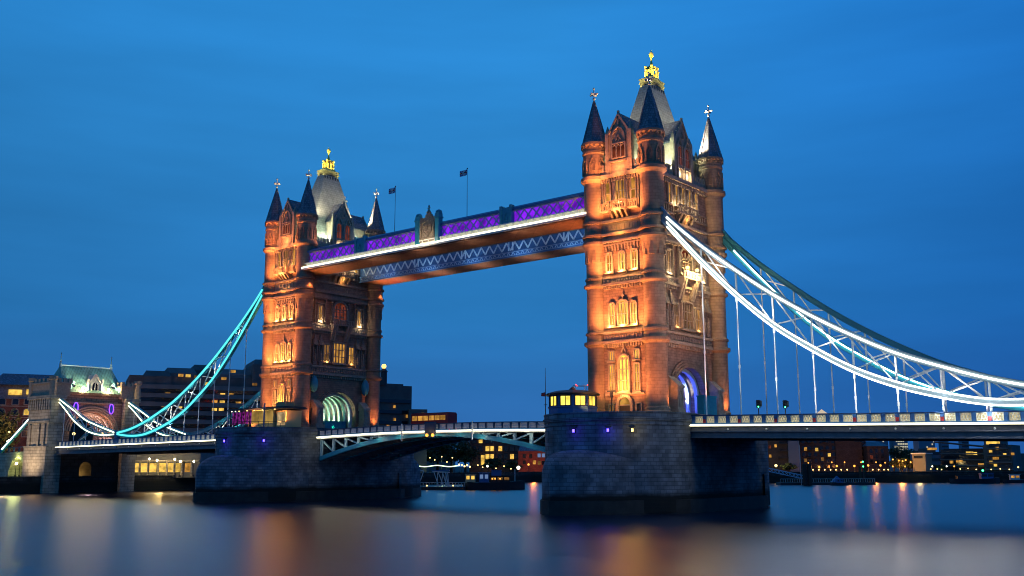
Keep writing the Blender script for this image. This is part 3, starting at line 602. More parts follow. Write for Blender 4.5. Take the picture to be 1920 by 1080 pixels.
    m.build('zigzag_lattice', WHITE if False else mat('pale blue lattice paint', (.40, .55, .68), .5), t)
    return t
walkway(-1, 'high walkway between the towers with purple lit lattice, crest panel and white light strip')
walkway(1, 'high walkway showing its blue zigzag side, behind and below the purple lit one')

def flagpole(x, y, z0, z1, label, w=1.7, h=1.05, tilt=-.1, fx=-1):
    t = thing('flagpole', label, 'flagpole', (x, y, z0))
    p = M(); p.tube([(x, y, z0), (x, y, z1)], .06, 6, .035); p.ball((x, y, z1), .12); p.build('pole', DARKM, t)
    wav = lambda u: y+.16*sin(u*3.2)*u/w
    def strip(pts, m, name, par, off=0):
        b = M()
        for q in pts: b.solid([(x+fx*a, wav(a)-.02-off, z1-.15-c_) for a, c_ in q], [(x+fx*a, wav(a)+.02+off, z1-.15-c_) for a, c_ in q])
        return b.build(name, m, par)
    n = 8; cells = [[(w*i/n, 0+.12*i/n), (w*(i+1)/n, .12*(i+1)/n), (w*(i+1)/n, h+.12*(i+1)/n), (w*i/n, h+.12*i/n)] for i in range(n)]
    fl = strip(cells, mat('flag blue', (.13, .10, .36), .8) if 'flag blue' not in bpy.data.materials else bpy.data.materials['flag blue'], 'flag', t)
    def bands(wd): return [[(w*i/n, h/2-wd+.12*i/n), (w*(i+1)/n, h/2-wd+.12*(i+1)/n), (w*(i+1)/n, h/2+wd+.12*(i+1)/n), (w*i/n, h/2+wd+.12*i/n)] for i in range(n)]+[[(w/2-wd, .06), (w/2+wd, .06), (w/2+wd, h+.06), (w/2-wd, h+.06)]]
    strip(bands(.2), WHITE, 'flag_cross', fl, .01); strip(bands(.12), REDP, 'flag_cross', fl, .02)
    strip([[(0.1, .0), (.3, .0), (w-.05, h-.02), (w-.25, h)], [(w-.3, .1), (w-.08, .1), (.25, h), (.05, h)]], WHITE, 'flag_saltire', fl, .005)
    return t
flagpole(-53.2, -7.6, 45.5, 55.1, 'flag on a thin pole on the walkway, the one nearer the farther tower')
flagpole(-34.6, -7.6, 45.5, 55.1, 'flag on a thin pole on the walkway, right of the crest panel')

# ------------------------------------------------------------------ road decks
def deck(X0, X1, zf, label, reds, panel_mat, zbot=1.75, back=None):
    """X0 tower end, X1 bank end; zf(x) height of the light strip"""
    xm = (X0+X1)/2; t = thing('road_span', label, 'road span', (xm, 0, zf(xm)-zbot)); sgn = 1 if X1 > X0 else -1
    n = max(4, int(abs(X1-X0)/5.4)); xs = wave(lambda v: v, X0, X1, n)
    def sweep(name, m, y0, y1, a, b):
        for ya, yb in (((-y1, y1),) if y0 == 0 else ((y0, y1), (-y1, -y0))):
            q = M()
            for u, v in zip(xs, xs[1:]): q.solid([(u, ya, zf(u)+a), (u, yb, zf(u)+a), (u, yb, zf(u)+b), (u, ya, zf(u)+b)], [(v, ya, zf(v)+a), (v, yb, zf(v)+a), (v, yb, zf(v)+b), (v, ya, zf(v)+b)])
            q.build(name, m, t)
    sweep('road_slab', ASPHALT, 0.0, 9.6, -.6, .02); sweep('pavement', CONC2, 6.2, 9.6, .03, .16)
    sweep('girder', GREYST, 9.62, 10.0, -zbot, -.25); sweep('girder_flange', GREYST, 9.5, 10.28, -zbot-.12, -zbot); sweep('girder_flange', GREYST, 9.5, 10.3, -zbot*.52-.12, -zbot*.52)
    sweep('ledge', WHITE, 9.6, 10.35, -.24, -.05); sweep('light_strip', LEDWARM, 10.36, 10.5, -.2, .04)
    sweep('rail', DKBLUE, 9.75, 10.22, 1.22, 1.36); sweep('plinth_rail', BLUE, 9.7, 10.2, .02, .2)
    proto = None; x = X0+sgn*.5; i = 0
    def put(o, x, y, z, par): o.location = (x, y, z); o.parent = par
    while (X1-x)*sgn > 1.0:
        for s_ in (1, -1):
            if proto is None:                           # one post and one panel, then copies sharing their meshes
                po = M(); po.box(-.24, .24, -.28, .28, .2, 1.22); p0 = po.build('parapet_post', BLUE)
                pa = M(); g = lambda u, d, zz: Vector((u, d, zz))
                for k in range(3):
                    a = -.56+k*.37; pa.line([(a, .3), (a+.37, 1.12)], .1, -.1, .1, g); pa.line([(a, 1.12), (a+.37, .3)], .1, -.1, .11, g)
                pa.line([(-.6, .26), (.6, .26), (.6, 1.16), (-.6, 1.16), (-.6, .26)], .1, -.12, .12, g); p1 = pa.build('parapet_panel', panel_mat)
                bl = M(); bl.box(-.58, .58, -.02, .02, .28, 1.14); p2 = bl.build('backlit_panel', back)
                proto = (p0, p1, p2); objs = proto
            else:
                objs = tuple(o.copy() for o in proto)
                for o in objs: COL.objects.link(o)
            c_ = x+sgn*.9
            put(objs[0], x-xm, s_*10.0, zf(x)-t.location.z, t); put(objs[1], c_-xm, s_*10.0, zf(c_)-t.location.z, t); put(objs[2], 0, 0, 0, objs[1])
            if i % 3 == 1 and reds: rd = M(); z = zf(x); rd.box(x-.2, x+.2, *sorted((s_*10.28, s_*10.34)), z+.25, z+.75); rd.build('red_shield', REDP, t)
        x += sgn*1.8; i += 1
    b = M()                                              # cross beams and bolts below
    for u in xs[1:-1]: b.box(u-.25, u+.25, -9.5, 9.5, zf(u)-zbot+.1, zf(u)-.62)
    b.build('cross_beam', DARKM, t)
    b = M()
    for u in xs[1:-1]:
        for s_ in (1, -1): b.ball((u, s_*10.05, zf(u)-zbot*.52+.25), .16, 1, 8)
    b.build('bolt', WHITE, t)
    return t
PANEL_S = mat('cream lattice paint', (.8, .74, .55), .5)
zS = lambda x: 7.68-.0205*(x-10.4)
zN = lambda x: 7.68-.0085*(-82.3-10.4-x)
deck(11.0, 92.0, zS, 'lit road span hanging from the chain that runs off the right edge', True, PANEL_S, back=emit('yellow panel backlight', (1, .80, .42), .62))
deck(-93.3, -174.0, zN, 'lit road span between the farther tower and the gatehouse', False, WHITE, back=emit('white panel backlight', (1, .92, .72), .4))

def bascule(xp, xm, label):
    sgn = 1 if xm > xp else -1; t = thing('bascule_leaf', label, 'bascule leaf', (xp, 0, 3.0))
    zt = lambda x: 8.02-.5*((x+41.15)/30)**2; L = abs(xm-xp)
    zb = lambda u: 2.95+4.15*(1-(1-u/L)**1.9)
    xs = wave(lambda v: v, xp, xm-sgn*.06, 9); X = lambda u: xp+sgn*u
    def sweep(name, m, y0, y1, a, b):
        for ya, yb in (((-y1, y1),) if y0 == 0 else ((y0, y1), (-y1, -y0))):
            q = M()
            for u, v in zip(xs, xs[1:]): q.solid([(u, ya, zt(u)+a), (u, yb, zt(u)+a), (u, yb, zt(u)+b), (u, ya, zt(u)+b)], [(v, ya, zt(v)+a), (v, yb, zt(v)+a), (v, yb, zt(v)+b), (v, ya, zt(v)+b)])
            q.build(name, m, t)
    sweep('road_slab', ASPHALT, 0, 9.6, -.5, .02); sweep('pavement', CONC2, 6.2, 9.6, .03, .16); sweep('ledge', WHITE, 9.6, 10.25, -.42, -.1); sweep('light_strip', LEDWARM, 10.26, 10.42, -.2, .02)
    sweep('rail', DKBLUE, 9.75, 10.15, 1.15, 1.3); sweep('plinth_rail', BLUE, 9.7, 10.15, .02, .2)
    proto = None; x = xp+sgn*.4; pm = mat('lavender parapet paint '+str(xp), (.45, .44, .52), .5)
    while (xm-x)*sgn > .7:
        for s_ in (1, -1):
            if proto is None:
                po = M(); po.box(-.13, .13, -.19, .19, .2, 1.15); p0 = po.build('parapet_post', DKBLUE)
                pa = M(); g = lambda u, d, zz: Vector((u, d, zz)); pa.line([(-.65, .28), (.65, .28), (.65, 1.08), (-.65, 1.08), (-.65, .28)], .09, -.1, .1, g); pa.box(-.62, .62, -.02, .02, .3, 1.05)
                for k in range(3): a = -.6+k*.4; pa.line([(a, .3), (a+.2, .62), (a+.4, .3)], .09, -.1, .1, g)
                p1 = pa.build('parapet_panel', pm); proto = (p0, p1); objs = proto
            else:
                objs = tuple(o.copy() for o in proto)
                for o in objs: COL.objects.link(o)
            c_ = x+sgn*.9
            for o, xx in ((objs[0], x), (objs[1], c_)): o.parent = t; o.location = (xx-t.location.x, s_*9.94, zt(xx)-t.location.z)
        x += sgn*1.8
    wm_ = mat('pale teal paint '+str(xp), (.34, .52, .56), .5)
    for y in (-9.3, 9.3, -3.2, 3.2):
        ch = M(); ve = M()
        us = wave(lambda v: v, 0.2, L-.3, 12)
        for a, b in zip(us, us[1:]):
            ch.solid([(X(a), y-.28, zb(a)), (X(a), y+.28, zb(a)), (X(a), y+.28, zb(a)+.8), (X(a), y-.28, zb(a)+.8)], [(X(b), y-.28, zb(b)), (X(b), y+.28, zb(b)), (X(b), y+.28, zb(b)+.8), (X(b), y-.28, zb(b)+.8)])
        if abs(y) > 5:
            nodes = wave(lambda v: v, .4, L*.72, 6)
            for i, a in enumerate(nodes):
                ve.bar((X(a), y, zb(a)+.7), (X(a), y, zt(X(a))-.42), .62, .3)
                if i < len(nodes)-1: b = nodes[i+1]; ve.bar((X(a), y, zt(X(a))-.5), (X(b), y, zb(b)+.75), .36, .26)
        if abs(y) > 5:
            us = wave(lambda v: v, L*.72, L-.3, 4)
            for a, b in zip(us, us[1:]): ve.solid([(X(a), y-.05, zb(a)+.5), (X(a), y+.05, zb(a)+.5), (X(a), y+.05, zt(X(a))-.5), (X(a), y-.05, zt(X(a))-.5)], [(X(b), y-.05, zb(b)+.5), (X(b), y+.05, zb(b)+.5), (X(b), y+.05, zt(X(b))-.5), (X(b), y-.05, zt(X(b))-.5)])
            ve.build('truss_web', wm_, t)
        ch.build('bottom_chord', TEAL, t)
    fl = M()
    for a, b in zip(wave(lambda v: v, .5, L-.4, 12), wave(lambda v: v, .5, L-.4, 12)[1:]):
        fl.bar((X(a), -9, zb(a)+.5), (X(a), 9, zb(a)+.5), .4, .5); fl.bar((X(a), -9, zb(a)+.3), (X(b), 0, zb(b)+.3), .3); fl.bar((X(a), 9, zb(a)+.3), (X(b), 0, zb(b)+.3), .3)
    fl.build('cross_bracing', GREYST, t)
    return t
bascule(-11.3, -41.1, 'right half of the opening span, reaching from the near pier to midstream')
bascule(-71.0, -41.2, 'left half of the opening span, reaching from the farther pier to midstream')
nb = thing('navigation_light', 'bracket with two orange lamps hanging at the middle of the opening span', 'navigation light', (-40.6, -10.5, 6.6))
m = M(); m.box(-41.5, -39.0, -10.72, -10.44, 7.6, 9.55); m.box(-41.1, -40.7, -10.7, -10.4, 6.9, 7.6); m.box(-39.7, -39.3, -10.7, -10.4, 6.9, 7.6); m.box(-41.6, -38.9, -10.8, -10.4, 9.2, 9.4); m.build('bracket', DKBLUE, nb)
for x in (-40.9, -39.5): l = M(); l.ball((x, -10.75, 7.25), .3); l.build('lens', LAMP_O, nb, smooth=True)
point((-40.2, -11.6, 7.2), 150, (1, .36, .05))
for x, w in ((-47.15, 'left'), (-30.3, 'right')):
    m = M(); m.tube([(x, -10.75, 6.3), (x, -10.75, 9.4)], .12); m.box(x-.18, x+.18, -10.9, -10.45, 7.3, 7.5)
    tag(m.build('marker_post', WHITE), f'thin white post on the opening span, {w} of the orange lamps', 'post', 'white marker posts on the opening span')

# ------------------------------------------------------------------ suspension chains
UP = [(6.5, 40.6), (8, 38.7), (13.4, 33.7), (18.8, 29.35), (24.2, 25.3), (29.6, 21.75), (35, 18.65), (40.4, 15.95), (45.8, 13.9), (51.2, 12.1), (57, 10.7), (63, 9.9)]
LO = [(6.5, 39.4), (8, 37.6), (13.4, 31.4), (18.8, 25.8), (24.2, 21.0), (29.6, 17.3), (35, 14.15), (40.4, 11.9), (45.8, 10.35), (51.2, 9.3), (57, 9.15), (63, 9.7)]
AU = [(63, 9.9), (68, 11.0), (73, 12.2), (78, 13.5), (84, 16.0), (89, 18.0), (92.5, 19.4)]
AL = [(63, 9.7), (68, 9.55), (73, 9.95), (78, 11.1), (84, 13.6), (89, 16.7), (92.5, 18.7)]
def itp(pts, u):
    n = len(pts)
    for i in range(n-1):
        if u <= pts[i+1][0] or i == n-2:
            p1, p2 = pts[i], pts[i+1]; p0 = pts[i-1] if i else (2*p1[0]-p2[0], 2*p1[1]-p2[1]); p3 = pts[i+2] if i+2 < n else (2*p2[0]-p1[0], 2*p2[1]-p1[1])
            h = p2[0]-p1[0]; s = (u-p1[0])/h; m1 = (p2[1]-p0[1])/(p2[0]-p0[0])*h; m2 = (p3[1]-p1[1])/(p3[0]-p1[0])*h
            return (2*s**3-3*s**2+1)*p1[1]+(s**3-2*s**2+s)*m1+(-2*s**3+3*s**2)*p2[1]+(s**3-s**2)*m2
def chain(cx, dr, y, label, led, zdeck, paint, web, u_end, abut=True, ledlow=None):
    o = -1 if y < 0 else 1; P = lambda u, z, d=0: (cx+dr*u, y+o*d, z)
    t = thing('suspension_chain', label, 'suspension chain', (cx+dr*35, y, zdeck(cx+dr*35)))
    def chord(fn, u0, u1, n, h, wd, name):
        m = M(); us = wave(lambda v: v, u0, u1, n)
        for a, b in zip(us, us[1:]):
            m.bar(P(a, fn(a)), P(b, fn(b)), wd, h); m.bar(P(a, fn(a)+h/2), P(b, fn(b)+h/2), wd+.28, .1); m.bar(P(a, fn(a)-h/2), P(b, fn(b)-h/2), wd+.28, .1)
        return m.build(name, paint, t)
    def strip(fn, u0, u1, n, r, d, lm, dz=0):
        m = M(); m.tube([P(a, fn(a)+dz, d) for a in wave(lambda v: v, u0, u1, n)], r, 6); m.build('light_strip', lm, t)
    fu, fl = (lambda u: itp(UP, u)), (lambda u: itp(LO, u))
    chord(fu, 6.6, 62.6, 34, .86, .42, 'upper_chord'); chord(fl, 6.6, 62.6, 34, .9, .42, 'lower_chord')
    if led:
        strip(fu, 8.0, 62.5, 40, led[0], .36, led[1]); strip(fl, 8.0, 62.5, 40, led[0]*(.8 if ledlow else 1), .36, led[1], .36 if ledlow else 0)
        if ledlow: strip(fl, 8.0, 62.5, 40, led[0]*.8, .36, led[1], -.36)
    if y > 0:
        strip(fl, 9.0, 62.5, 40, .07, -.38, LEDW if dr > 0 else TEAL_GLOW, .25)
    nodes = [13.4+5.4*i for i in range(9)]; m = M(); prev = None
    for u in nodes:
        m.bar(P(u, fu(u)), P(u, fl(u)), .24, .2)
        if prev is not None and abs(fu(u)-fl(u)) > .6: m.bar(P(prev, fu(prev), .08), P(u, fl(u), .08), .19, .18); m.bar(P(prev, fl(prev), -.08), P(u, fu(u), -.08), .19, .18)
        prev = u
    hx = nodes
    if abut:
        au, al = (lambda u: itp(AU, u)), (lambda u: itp(AL, u))
        chord(au, 63.4, 92.5, 16, .6, .42, 'upper_chord'); chord(al, 63.4, 92.5, 16, .6, .42, 'lower_chord')
        strip(au, 63.5, 92.3, 16, .13, .38, LEDWARM); strip(al, 63.5, 92.3, 16, .13, .38, LEDWARM)
        if y > 0: strip(au, 63.5, 92.3, 16, .13, -.38, LEDWARM); strip(al, 63.5, 92.3, 16, .13, -.38, LEDWARM)
        m.build('web_lattice', web, t); m = M(); an = [68, 73, 78, 84, 89.5]; prev = None
        for u in an:
            m.bar(P(u, au(u)), P(u, al(u)), .24, .2)
            if prev is not None: m.bar(P(prev, au(prev), .08), P(u, al(u), .08), .2); m.bar(P(prev, al(prev), -.08), P(u, au(u), -.08), .2)
            prev = u
    m.build('web_lattice', web, t)
    q = M(); z = 9.8; q.bar(P(62.1, z), P(63.9, z), .6, 1.5); q.tube([P(63, z, -.5), P(63, z, .5)], .75, 14); q.build('pin_joint', TEAL, t)
    q = M(); q.bar(P(63, 9.2, 0), P(63, zdeck(cx+dr*63)-.8, 0), 1.1, .9); q.build('pin_post', BLUE, t)
    for u in hx+([78, 84, 89.5] if abut else []):
        zt_ = fl(u) if u < 63 else al(u); zb_ = zdeck(cx+dr*u)+.2
        if zt_-zb_ < .9: continue
        h = M(); h.tube([P(u, zt_, 0), P(u, zb_, 0)], .095, 6); h.tube([P(u, zt_-.25), P(u, zt_-1.15)], .17, 8); h.tube([P(u, zb_+(zt_-zb_)*.42), P(u, zb_+(zt_-zb_)*.42+.5)], .15, 8); h.tube([P(u, zb_-.1), P(u, zb_+.5)], .16, 8)
        h.build('hanger', WHITE, t)
    return t
YC = 9.75
WEB = WHITE
chain(X_S, 1, -YC, 'bright white lit chain hanging from the near tower, nearest the viewer', (.15, LEDC), zS, mat('pale blue bridge paint', (.22, .3, .36), .5), WEB, 63, True, True)
chain(X_S, 1, YC, 'dark teal chain behind the bright white lit one at the near tower', (.1, LEDWARM), zS, mat('deep teal bridge paint', (.012, .20, .29), .5), WEB, 63, True)
chain(X_N, -1, -YC, 'turquoise chain from the farther tower down to the gatehouse, in front of the hotel', (.24, TEAL_GLOW), zN, TEAL, WEB, 63, True)  # its main strips are a glow laid over the lit teal chords
chain(X_N, -1, YC, 'partly hidden turquoise chain on the far side of the road', (.1, TEAL_GLOW), zN, TEAL, WEB, 63, True)

# ------------------------------------------------------------------ gatehouse on the north abutment
def gatehouse():
    t = thing('gatehouse', 'stone bridge gatehouse with lit green roof, gables and turrets at the left end', 'gatehouse', (-180, 0, -1))
    F_ = lambda u, d, z: Vector((-176+d, u, z)); SP, RW = 11.2, 6.0
    arc = [(RW*cos(pi*i/18), SP+5.0*sin(pi*i/18)) for i in range(19)]
    m = M(); m.solid([(-176, y, z) for y, z in [(8.4, 6.5), (8.4, 21.3), (-8.4, 21.3), (-8.4, 6.5), (-RW, 6.5)]+arc[::-1]+[(RW, 6.5)]], [(-186, y, z) for y, z in [(8.4, 6.5), (8.4, 21.3), (-8.4, 21.3), (-8.4, 6.5), (-RW, 6.5)]+arc[::-1]+[(RW, 6.5)]])
    m.build('wall', mat('gatehouse red stone', (.30, .20, .15), .85, noise=(.8, .2), brick=(1.4, .6, .05, .15), bump=.3), t)
    m = M()
    for r_, dd in ((6.2, .5), (6.8, .38), (7.4, .26)): m.line([(r_*cos(pi*i/18), SP+(r_-.9)*sin(pi*i/18)) for i in range(19)], .4, -.05, dd, F_)
    m.box(-8.4, 8.4, -.05, .4, 18.6, 18.9, F_); m.box(-8.4, 8.4, -.05, .5, 20.9, 21.4, F_)
    for u in wave(lambda v: v, -8, 8, 14): m.box(u-.3, u+.3, -.3, .3, 21.4, 22.1, F_)
    m.build('arch_moulding', TRIM, t)
    for x in (-177.5, -179.5, -181.5, -183.5):
        m = M(); m.line([(5.7*cos(pi*i/18), SP+4.7*sin(pi*i/18)) for i in range(19)], .45, -.3, .3, lambda u, d, z, x=x: Vector((x+d, u, z))); m.build('vault_rib', WHITE, t)
    m = M(); vs = [[m.bm.verts.new(p) for p in r] for r in ([(-174.8, 9.3, 21.4), (-187, 9.3, 21.4), (-187, -9.3, 21.4), (-174.8, -9.3, 21.4)], [(-177.6, 8.4, 24.2), (-184.4, 8.4, 24.2), (-184.4, -8.4, 24.2), (-177.6, -8.4, 24.2)], [(-180.7, 7.2, 28.6), (-181.3, 7.2, 28.6), (-181.3, -7.2, 28.6), (-180.7, -7.2, 28.6)])]
    for a, b in zip(vs, vs[1:]):
        for k in range(4): m.bm.faces.new((a[k], a[(k+1) % 4], b[(k+1) % 4], b[k]))
    m.bm.faces.new(vs[-1]); rf = m.build('roof', COPPER, t)
    m = M(); m.box(-181.2, -180.8, -7.2, 7.2, 28.6, 29.0)
    for y in (-7.2, 7.2): m.lathe([(.45, 28.3), (.35, 29.3), (.15, 29.6), (.3, 29.9), (.1, 30.2), (.08, 31.6), (.2, 31.8), (.03, 32.2)], -181, y, 8)
    m.build('ridge_crest', WHITESTONE, rf)
    m = M(); m.poly([(-1.75, 20.9), (1.75, 20.9), (1.75, 24.0), (0, 26.4), (-1.75, 24.0)], .35, -4, F_); m.line([(-1.9, 21), (-1.9, 23.9), (0, 26.5), (1.9, 23.9), (1.9, 21)], .35, .3, .6, F_)
    m.line([(-.9, 21.9), (-.9, 23.6), (0, 24.8), (.9, 23.6), (.9, 21.9), (-.9, 21.9)], .22, .3, .52, F_); m.seg((0, 21.9), (0, 24.5), .15, .3, .48, F_)
    for s_ in (1, -1): m.box(s_*1.9-.2, s_*1.9+.2, .2, .7, 23.9, 25.2, F_)
    do = m.build('dormer', WHITESTONE, t); p = M(); p.poly([(-.85, 21.95), (.85, 21.95), (.85, 23.6), (0, 24.7), (-.85, 23.6)], .34, .4, F_); p.build('dormer_window', GLASSD, do)
    for y in (-5.6, 5.6):
        m = M(); f2 = lambda u, d, z, y=y: Vector((-176.6+d, y+u, z)); m.poly([(-.8, 22), (.8, 22), (.8, 23.6), (0, 24.6), (-.8, 23.6)], .3, -2.5, f2); d2 = m.build('dormer', COPPER, t)
        p = M(); p.box(-.5, .5, .28, .36, 22.3, 23.5, f2); p.build('dormer_window', GLASSD, d2)
    # pylons carrying the chains, crenellated turrets above
    for s_ in (-1, 1):
        m = M(); B = lambda x0, x1, y0, y1, z0, z1: m.box(x0, x1, *sorted((s_*y0, s_*y1)), z0, z1)
        B(-186.6, -174.6, 8.45, 12.6, -4.9, 7.0); B(-186.2, -175.0, 8.45, 12.2, 7.0, 13.2); B(-186.6, -174.4, 8.45, 12.5, 13.2, 13.8); B(-186.2, -174.4, 8.45, 12.2, 13.8, 19.4); B(-186.7, -173.9, 8.3, 12.7, 19.4, 20.3)
        B(-186.8, -174.3, 12.2, 12.75, 6.8, 7.3); B(-180.1, -179.0, 12.2, 12.6, 7.3, 12.8); B(-184.9, -183.8, 12.2, 12.6, 7.3, 12.8); B(-177.2, -176.2, 12.2, 12.6, 7.3, 12.8)
        for u in wave(lambda v: v, -185.8, -174.9, 9): B(u-.3, u+.3, 12.2, 12.55, 16.6, 19.4)
        py = m.build('pylon', PALESTONE, t)
        m = M(); B(-186.0, -174.6, 7.2, 12.1, 20.3, 23.4); B(-186.3, -174.3, 6.9, 12.4, 23.4, 23.8)
        for u in wave(lambda v: v, -185.8, -174.8, 5):
            for y0 in (7.0, 11.7): B(u-.55, u+.55, y0, y0+.6, 23.8, 24.8)
        for y0 in wave(lambda v: v, 7.6, 11.6, 3): B(-174.95, -174.35, y0-.35, y0+.35, 23.81, 24.79)
        for x0 in (-186, -174.6): m.lathe([(.9, 20.3), (.9, 24.2), (1.15, 24.4), (1.15, 25.2), (.8, 25.25)], x0, s_*11.9, 8)
        m.build('crenellated_turret', TRIM, t)
    for s_ in (1, -1):                                   # illuminated shields above the arch
        m = M(); m.lathe([(.05, 16.2), (.4, 16.7), (.55, 17.6), (.45, 18.3), (.1, 18.7)], -175.6, s_*5.0, 10, 0, .35, 1); sh = m.build('shield', BLUE, t, smooth=True)
        l = M(); l.line([(s_*5+.62*sin(a), 17.4+1.3*cos(a)) for a in wave(lambda v: v, 0, 2*pi, 14)], .14, .55, .68, F_); l.build('neon_outline', LAMP_P, sh)
    for y in (-3.6, 3.6):
        l = M(); l.ball((-175.0, y, 22.6), .32); l.tube([(-175.0, y, 21.4), (-175.0, y, 22.4)], .08, 6); l.build('roof_floodlight', LAMP_HOT, t)
    m = M(); hole = [(-.9+1.7*cos(pi*i/10), 1.3+2.0*sin(pi*i/10)) for i in range(11)]
    m.solid([(-176, y, z) for y, z in [(8.4, -5), (8.4, 6.4), (-8.4, 6.4), (-8.4, -5), (-2.6, -5), (-2.6, 1.3)]+hole[::-1][1:-1]+[(.8, 1.3), (.8, -5)]], [(-188, y, z) for y, z in [(8.4, -5), (8.4, 6.4), (-8.4, 6.4), (-8.4, -5), (-2.6, -5), (-2.6, 1.3)]+hole[::-1][1:-1]+[(.8, 1.3), (.8, -5)]])
    m.build('abutment_base', BANK, t)
    return t
gatehouse()
# approach viaduct behind the gatehouse, with its land ties
vt = thing('approach_viaduct', 'stone approach viaduct with lit arches left of the gatehouse pylon', 'viaduct', (-230, 0, -1))
ol = [(-188.2, -1.2), (-188.2, 6.2), (-300, 4.0), (-300, -1.2)]
for xc in (-280, -262, -244, -226, -197):
    h = 5.5 if xc != -197 else 4.6; ol += [(xc-h, -1.2)]+[(xc-h*cos(pi*i/10), -.2+4.6*sin(pi*i/10)) for i in range(11)]+[(xc+h, -1.2)]
m = M(); m.solid([(x, -9.3, z) for x, z in ol], [(x, 9.3, z) for x, z in ol]); m.build('arcade_wall', PALESTONE, vt)
m = M()
for x in wave(lambda v: v, -190, -250, 20): zz = 6.2-.0197*(-188.2-x); m.box(x-.2, x+.2, -9.6, -9.2, zz, zz+1.3)
m.bar((-188.2, -9.4, 7.45), (-250, -9.4, 6.25), .3, .2); m.build('parapet', DKBLUE, vt)
for s_ in (-1, 1):
    t = thing('land_tie', 'turquoise tie beam running down left of the gatehouse'+(' pylon' if s_ < 0 else ', far side of the road'), 'chain tie', (-203, s_*9.75, 6))
    m = M(); m.bar((-186.6, s_*9.75, 16.6), (-206, s_*9.75, 6.1), .5, .8); m.bar((-186.6, s_*9.75, 17.05), (-206, s_*9.75, 6.55), .8, .1); m.build('beam', TEAL, t)
    m = M(); m.tube([(-187, s_*10.1, 16.5), (-205, s_*10.1, 6.75)], .13, 6); m.build('light_strip', LEDC, t)

# ------------------------------------------------------------------ land beyond the river
edge = [(-176.5, -900), (-176.5, 150)]+[tuple(ray(p, d).xy) for p, d in ((1000, 425), (1200, 425), (1400, 400), (1700, 400), (1960, 395), (2300, 380))]+[(420, 300)]
m = M(); m.face([(x, y, -.8) for x, y in edge]+[(3000, 200, -.8), (3000, 6000, -.8), (-3000, 6000, -.8), (-3000, -900, -.8)])
struct(m.build('ground', GROUND))
for (a, b), lab in zip(zip(edge, edge[1:]), ['dark stone river wall under the gatehouse end of the bridge', 'dark river wall behind the moored boat', 'dark river wall behind the near pier', 'dark river wall in shadow right behind the near pier', 'dark quay wall below the row of orange lamps', 'dark quay wall below the slanted roof building', 'dark quay wall at the right edge', 'dark quay wall past the right edge']):
    a, b = Vector((*a, 0)), Vector((*b, 0)); m = M(); m.bar((a.x, a.y, -3.0), (b.x, b.y, -3.0), 1.2, 4.6); m.bar((a.x, a.y, -.55), (b.x, b.y, -.55), 1.6, .3)
    tag(m.build('river_wall', BANK), lab, 'river wall')

# ------------------------------------------------------------------ small buildings on the piers
def cabin():
    cx, cy, z0 = -5.6, -15.9, 9.34; t = thing('control_cabin', 'small polygonal control cabin with lit yellow windows on the near pier', 'cabin', (cx, cy, z0))
    m = M(); m.lathe([(3.75, z0), (3.75, z0+1.0), (3.9, z0+1.05), (3.9, z0+1.2), (3.6, z0+1.25), (3.6, z0+2.9)], cx, cy, 10, pi/10); m.build('wall', BLUE, t)
    m = M(); m.lathe([(4.0, z0+2.9), (4.1, z0+3.1), (3.9, z0+3.25), (2.6, z0+3.6), (.6, z0+3.8), (.3, z0+4.1), (.05, z0+4.3)], cx, cy, 20); m.build('roof', DARKM, t)
    for k in range(10):
        a = 2*pi*k/10; ca, sa = cos(a), sin(a); f = lambda u, d, z: Vector((cx+ca*(3.42+d)-sa*u, cy+sa*(3.42+d)+ca*u, z0+z)); m = M()
        m.line([(-.8, 1.3), (-.8, 2.75), (.8, 2.75), (.8, 1.3), (-.8, 1.3)], .12, -.05, .14, f); m.seg((0, 1.3), (0, 2.75), .1, 0, .12, f); w = m.build('window', DARKM, t)
        p = M(); p.box(-.72, .72, .0, .05, 1.36, 2.7, f); p.build('pane', WIN_Y, w)
    m = M(); ring = [(cx+1.4+1.1*cos(a), cy+1.1*sin(a), z0+4.35) for a in wave(lambda v: v, 0, 2*pi, 12)]; m.tube(ring, .05, 5)
    for q in ring[::3]: m.tube([(q[0], q[1], z0+3.6), q], .04, 5)
    m.build('roof_railing', WHITE, t)
    m = M()
    for q in ring[1::4]: m.ball((q[0], q[1], q[2]+.1), .1, 1, 6)
    m.build('warning_lamp', LAMP_R, t)
cabin()
fp = thing('signal_mast', 'thin mast with a small red flag beside the control cabin', 'mast', (-9.6, -17.4, 9.34))
m = M(); m.tube([(-9.6, -17.4, 9.34), (-9.6, -17.4, 16.6)], .07, 6, .03); m.bar((-9.9, -17.4, 11.0), (-9.3, -17.4, 11.0), .1); m.build('pole', DARKM, fp)
m = M(); m.solid([(-9.65, -17.42, 12.9), (-10.3, -17.5, 12.8), (-10.5, -17.3, 12.35), (-9.65, -17.42, 12.25)], [(-9.65, -17.38, 12.9), (-10.3, -17.46, 12.8), (-10.5, -17.26, 12.35), (-9.65, -17.38, 12.25)]); m.build('flag', REDP, fp)
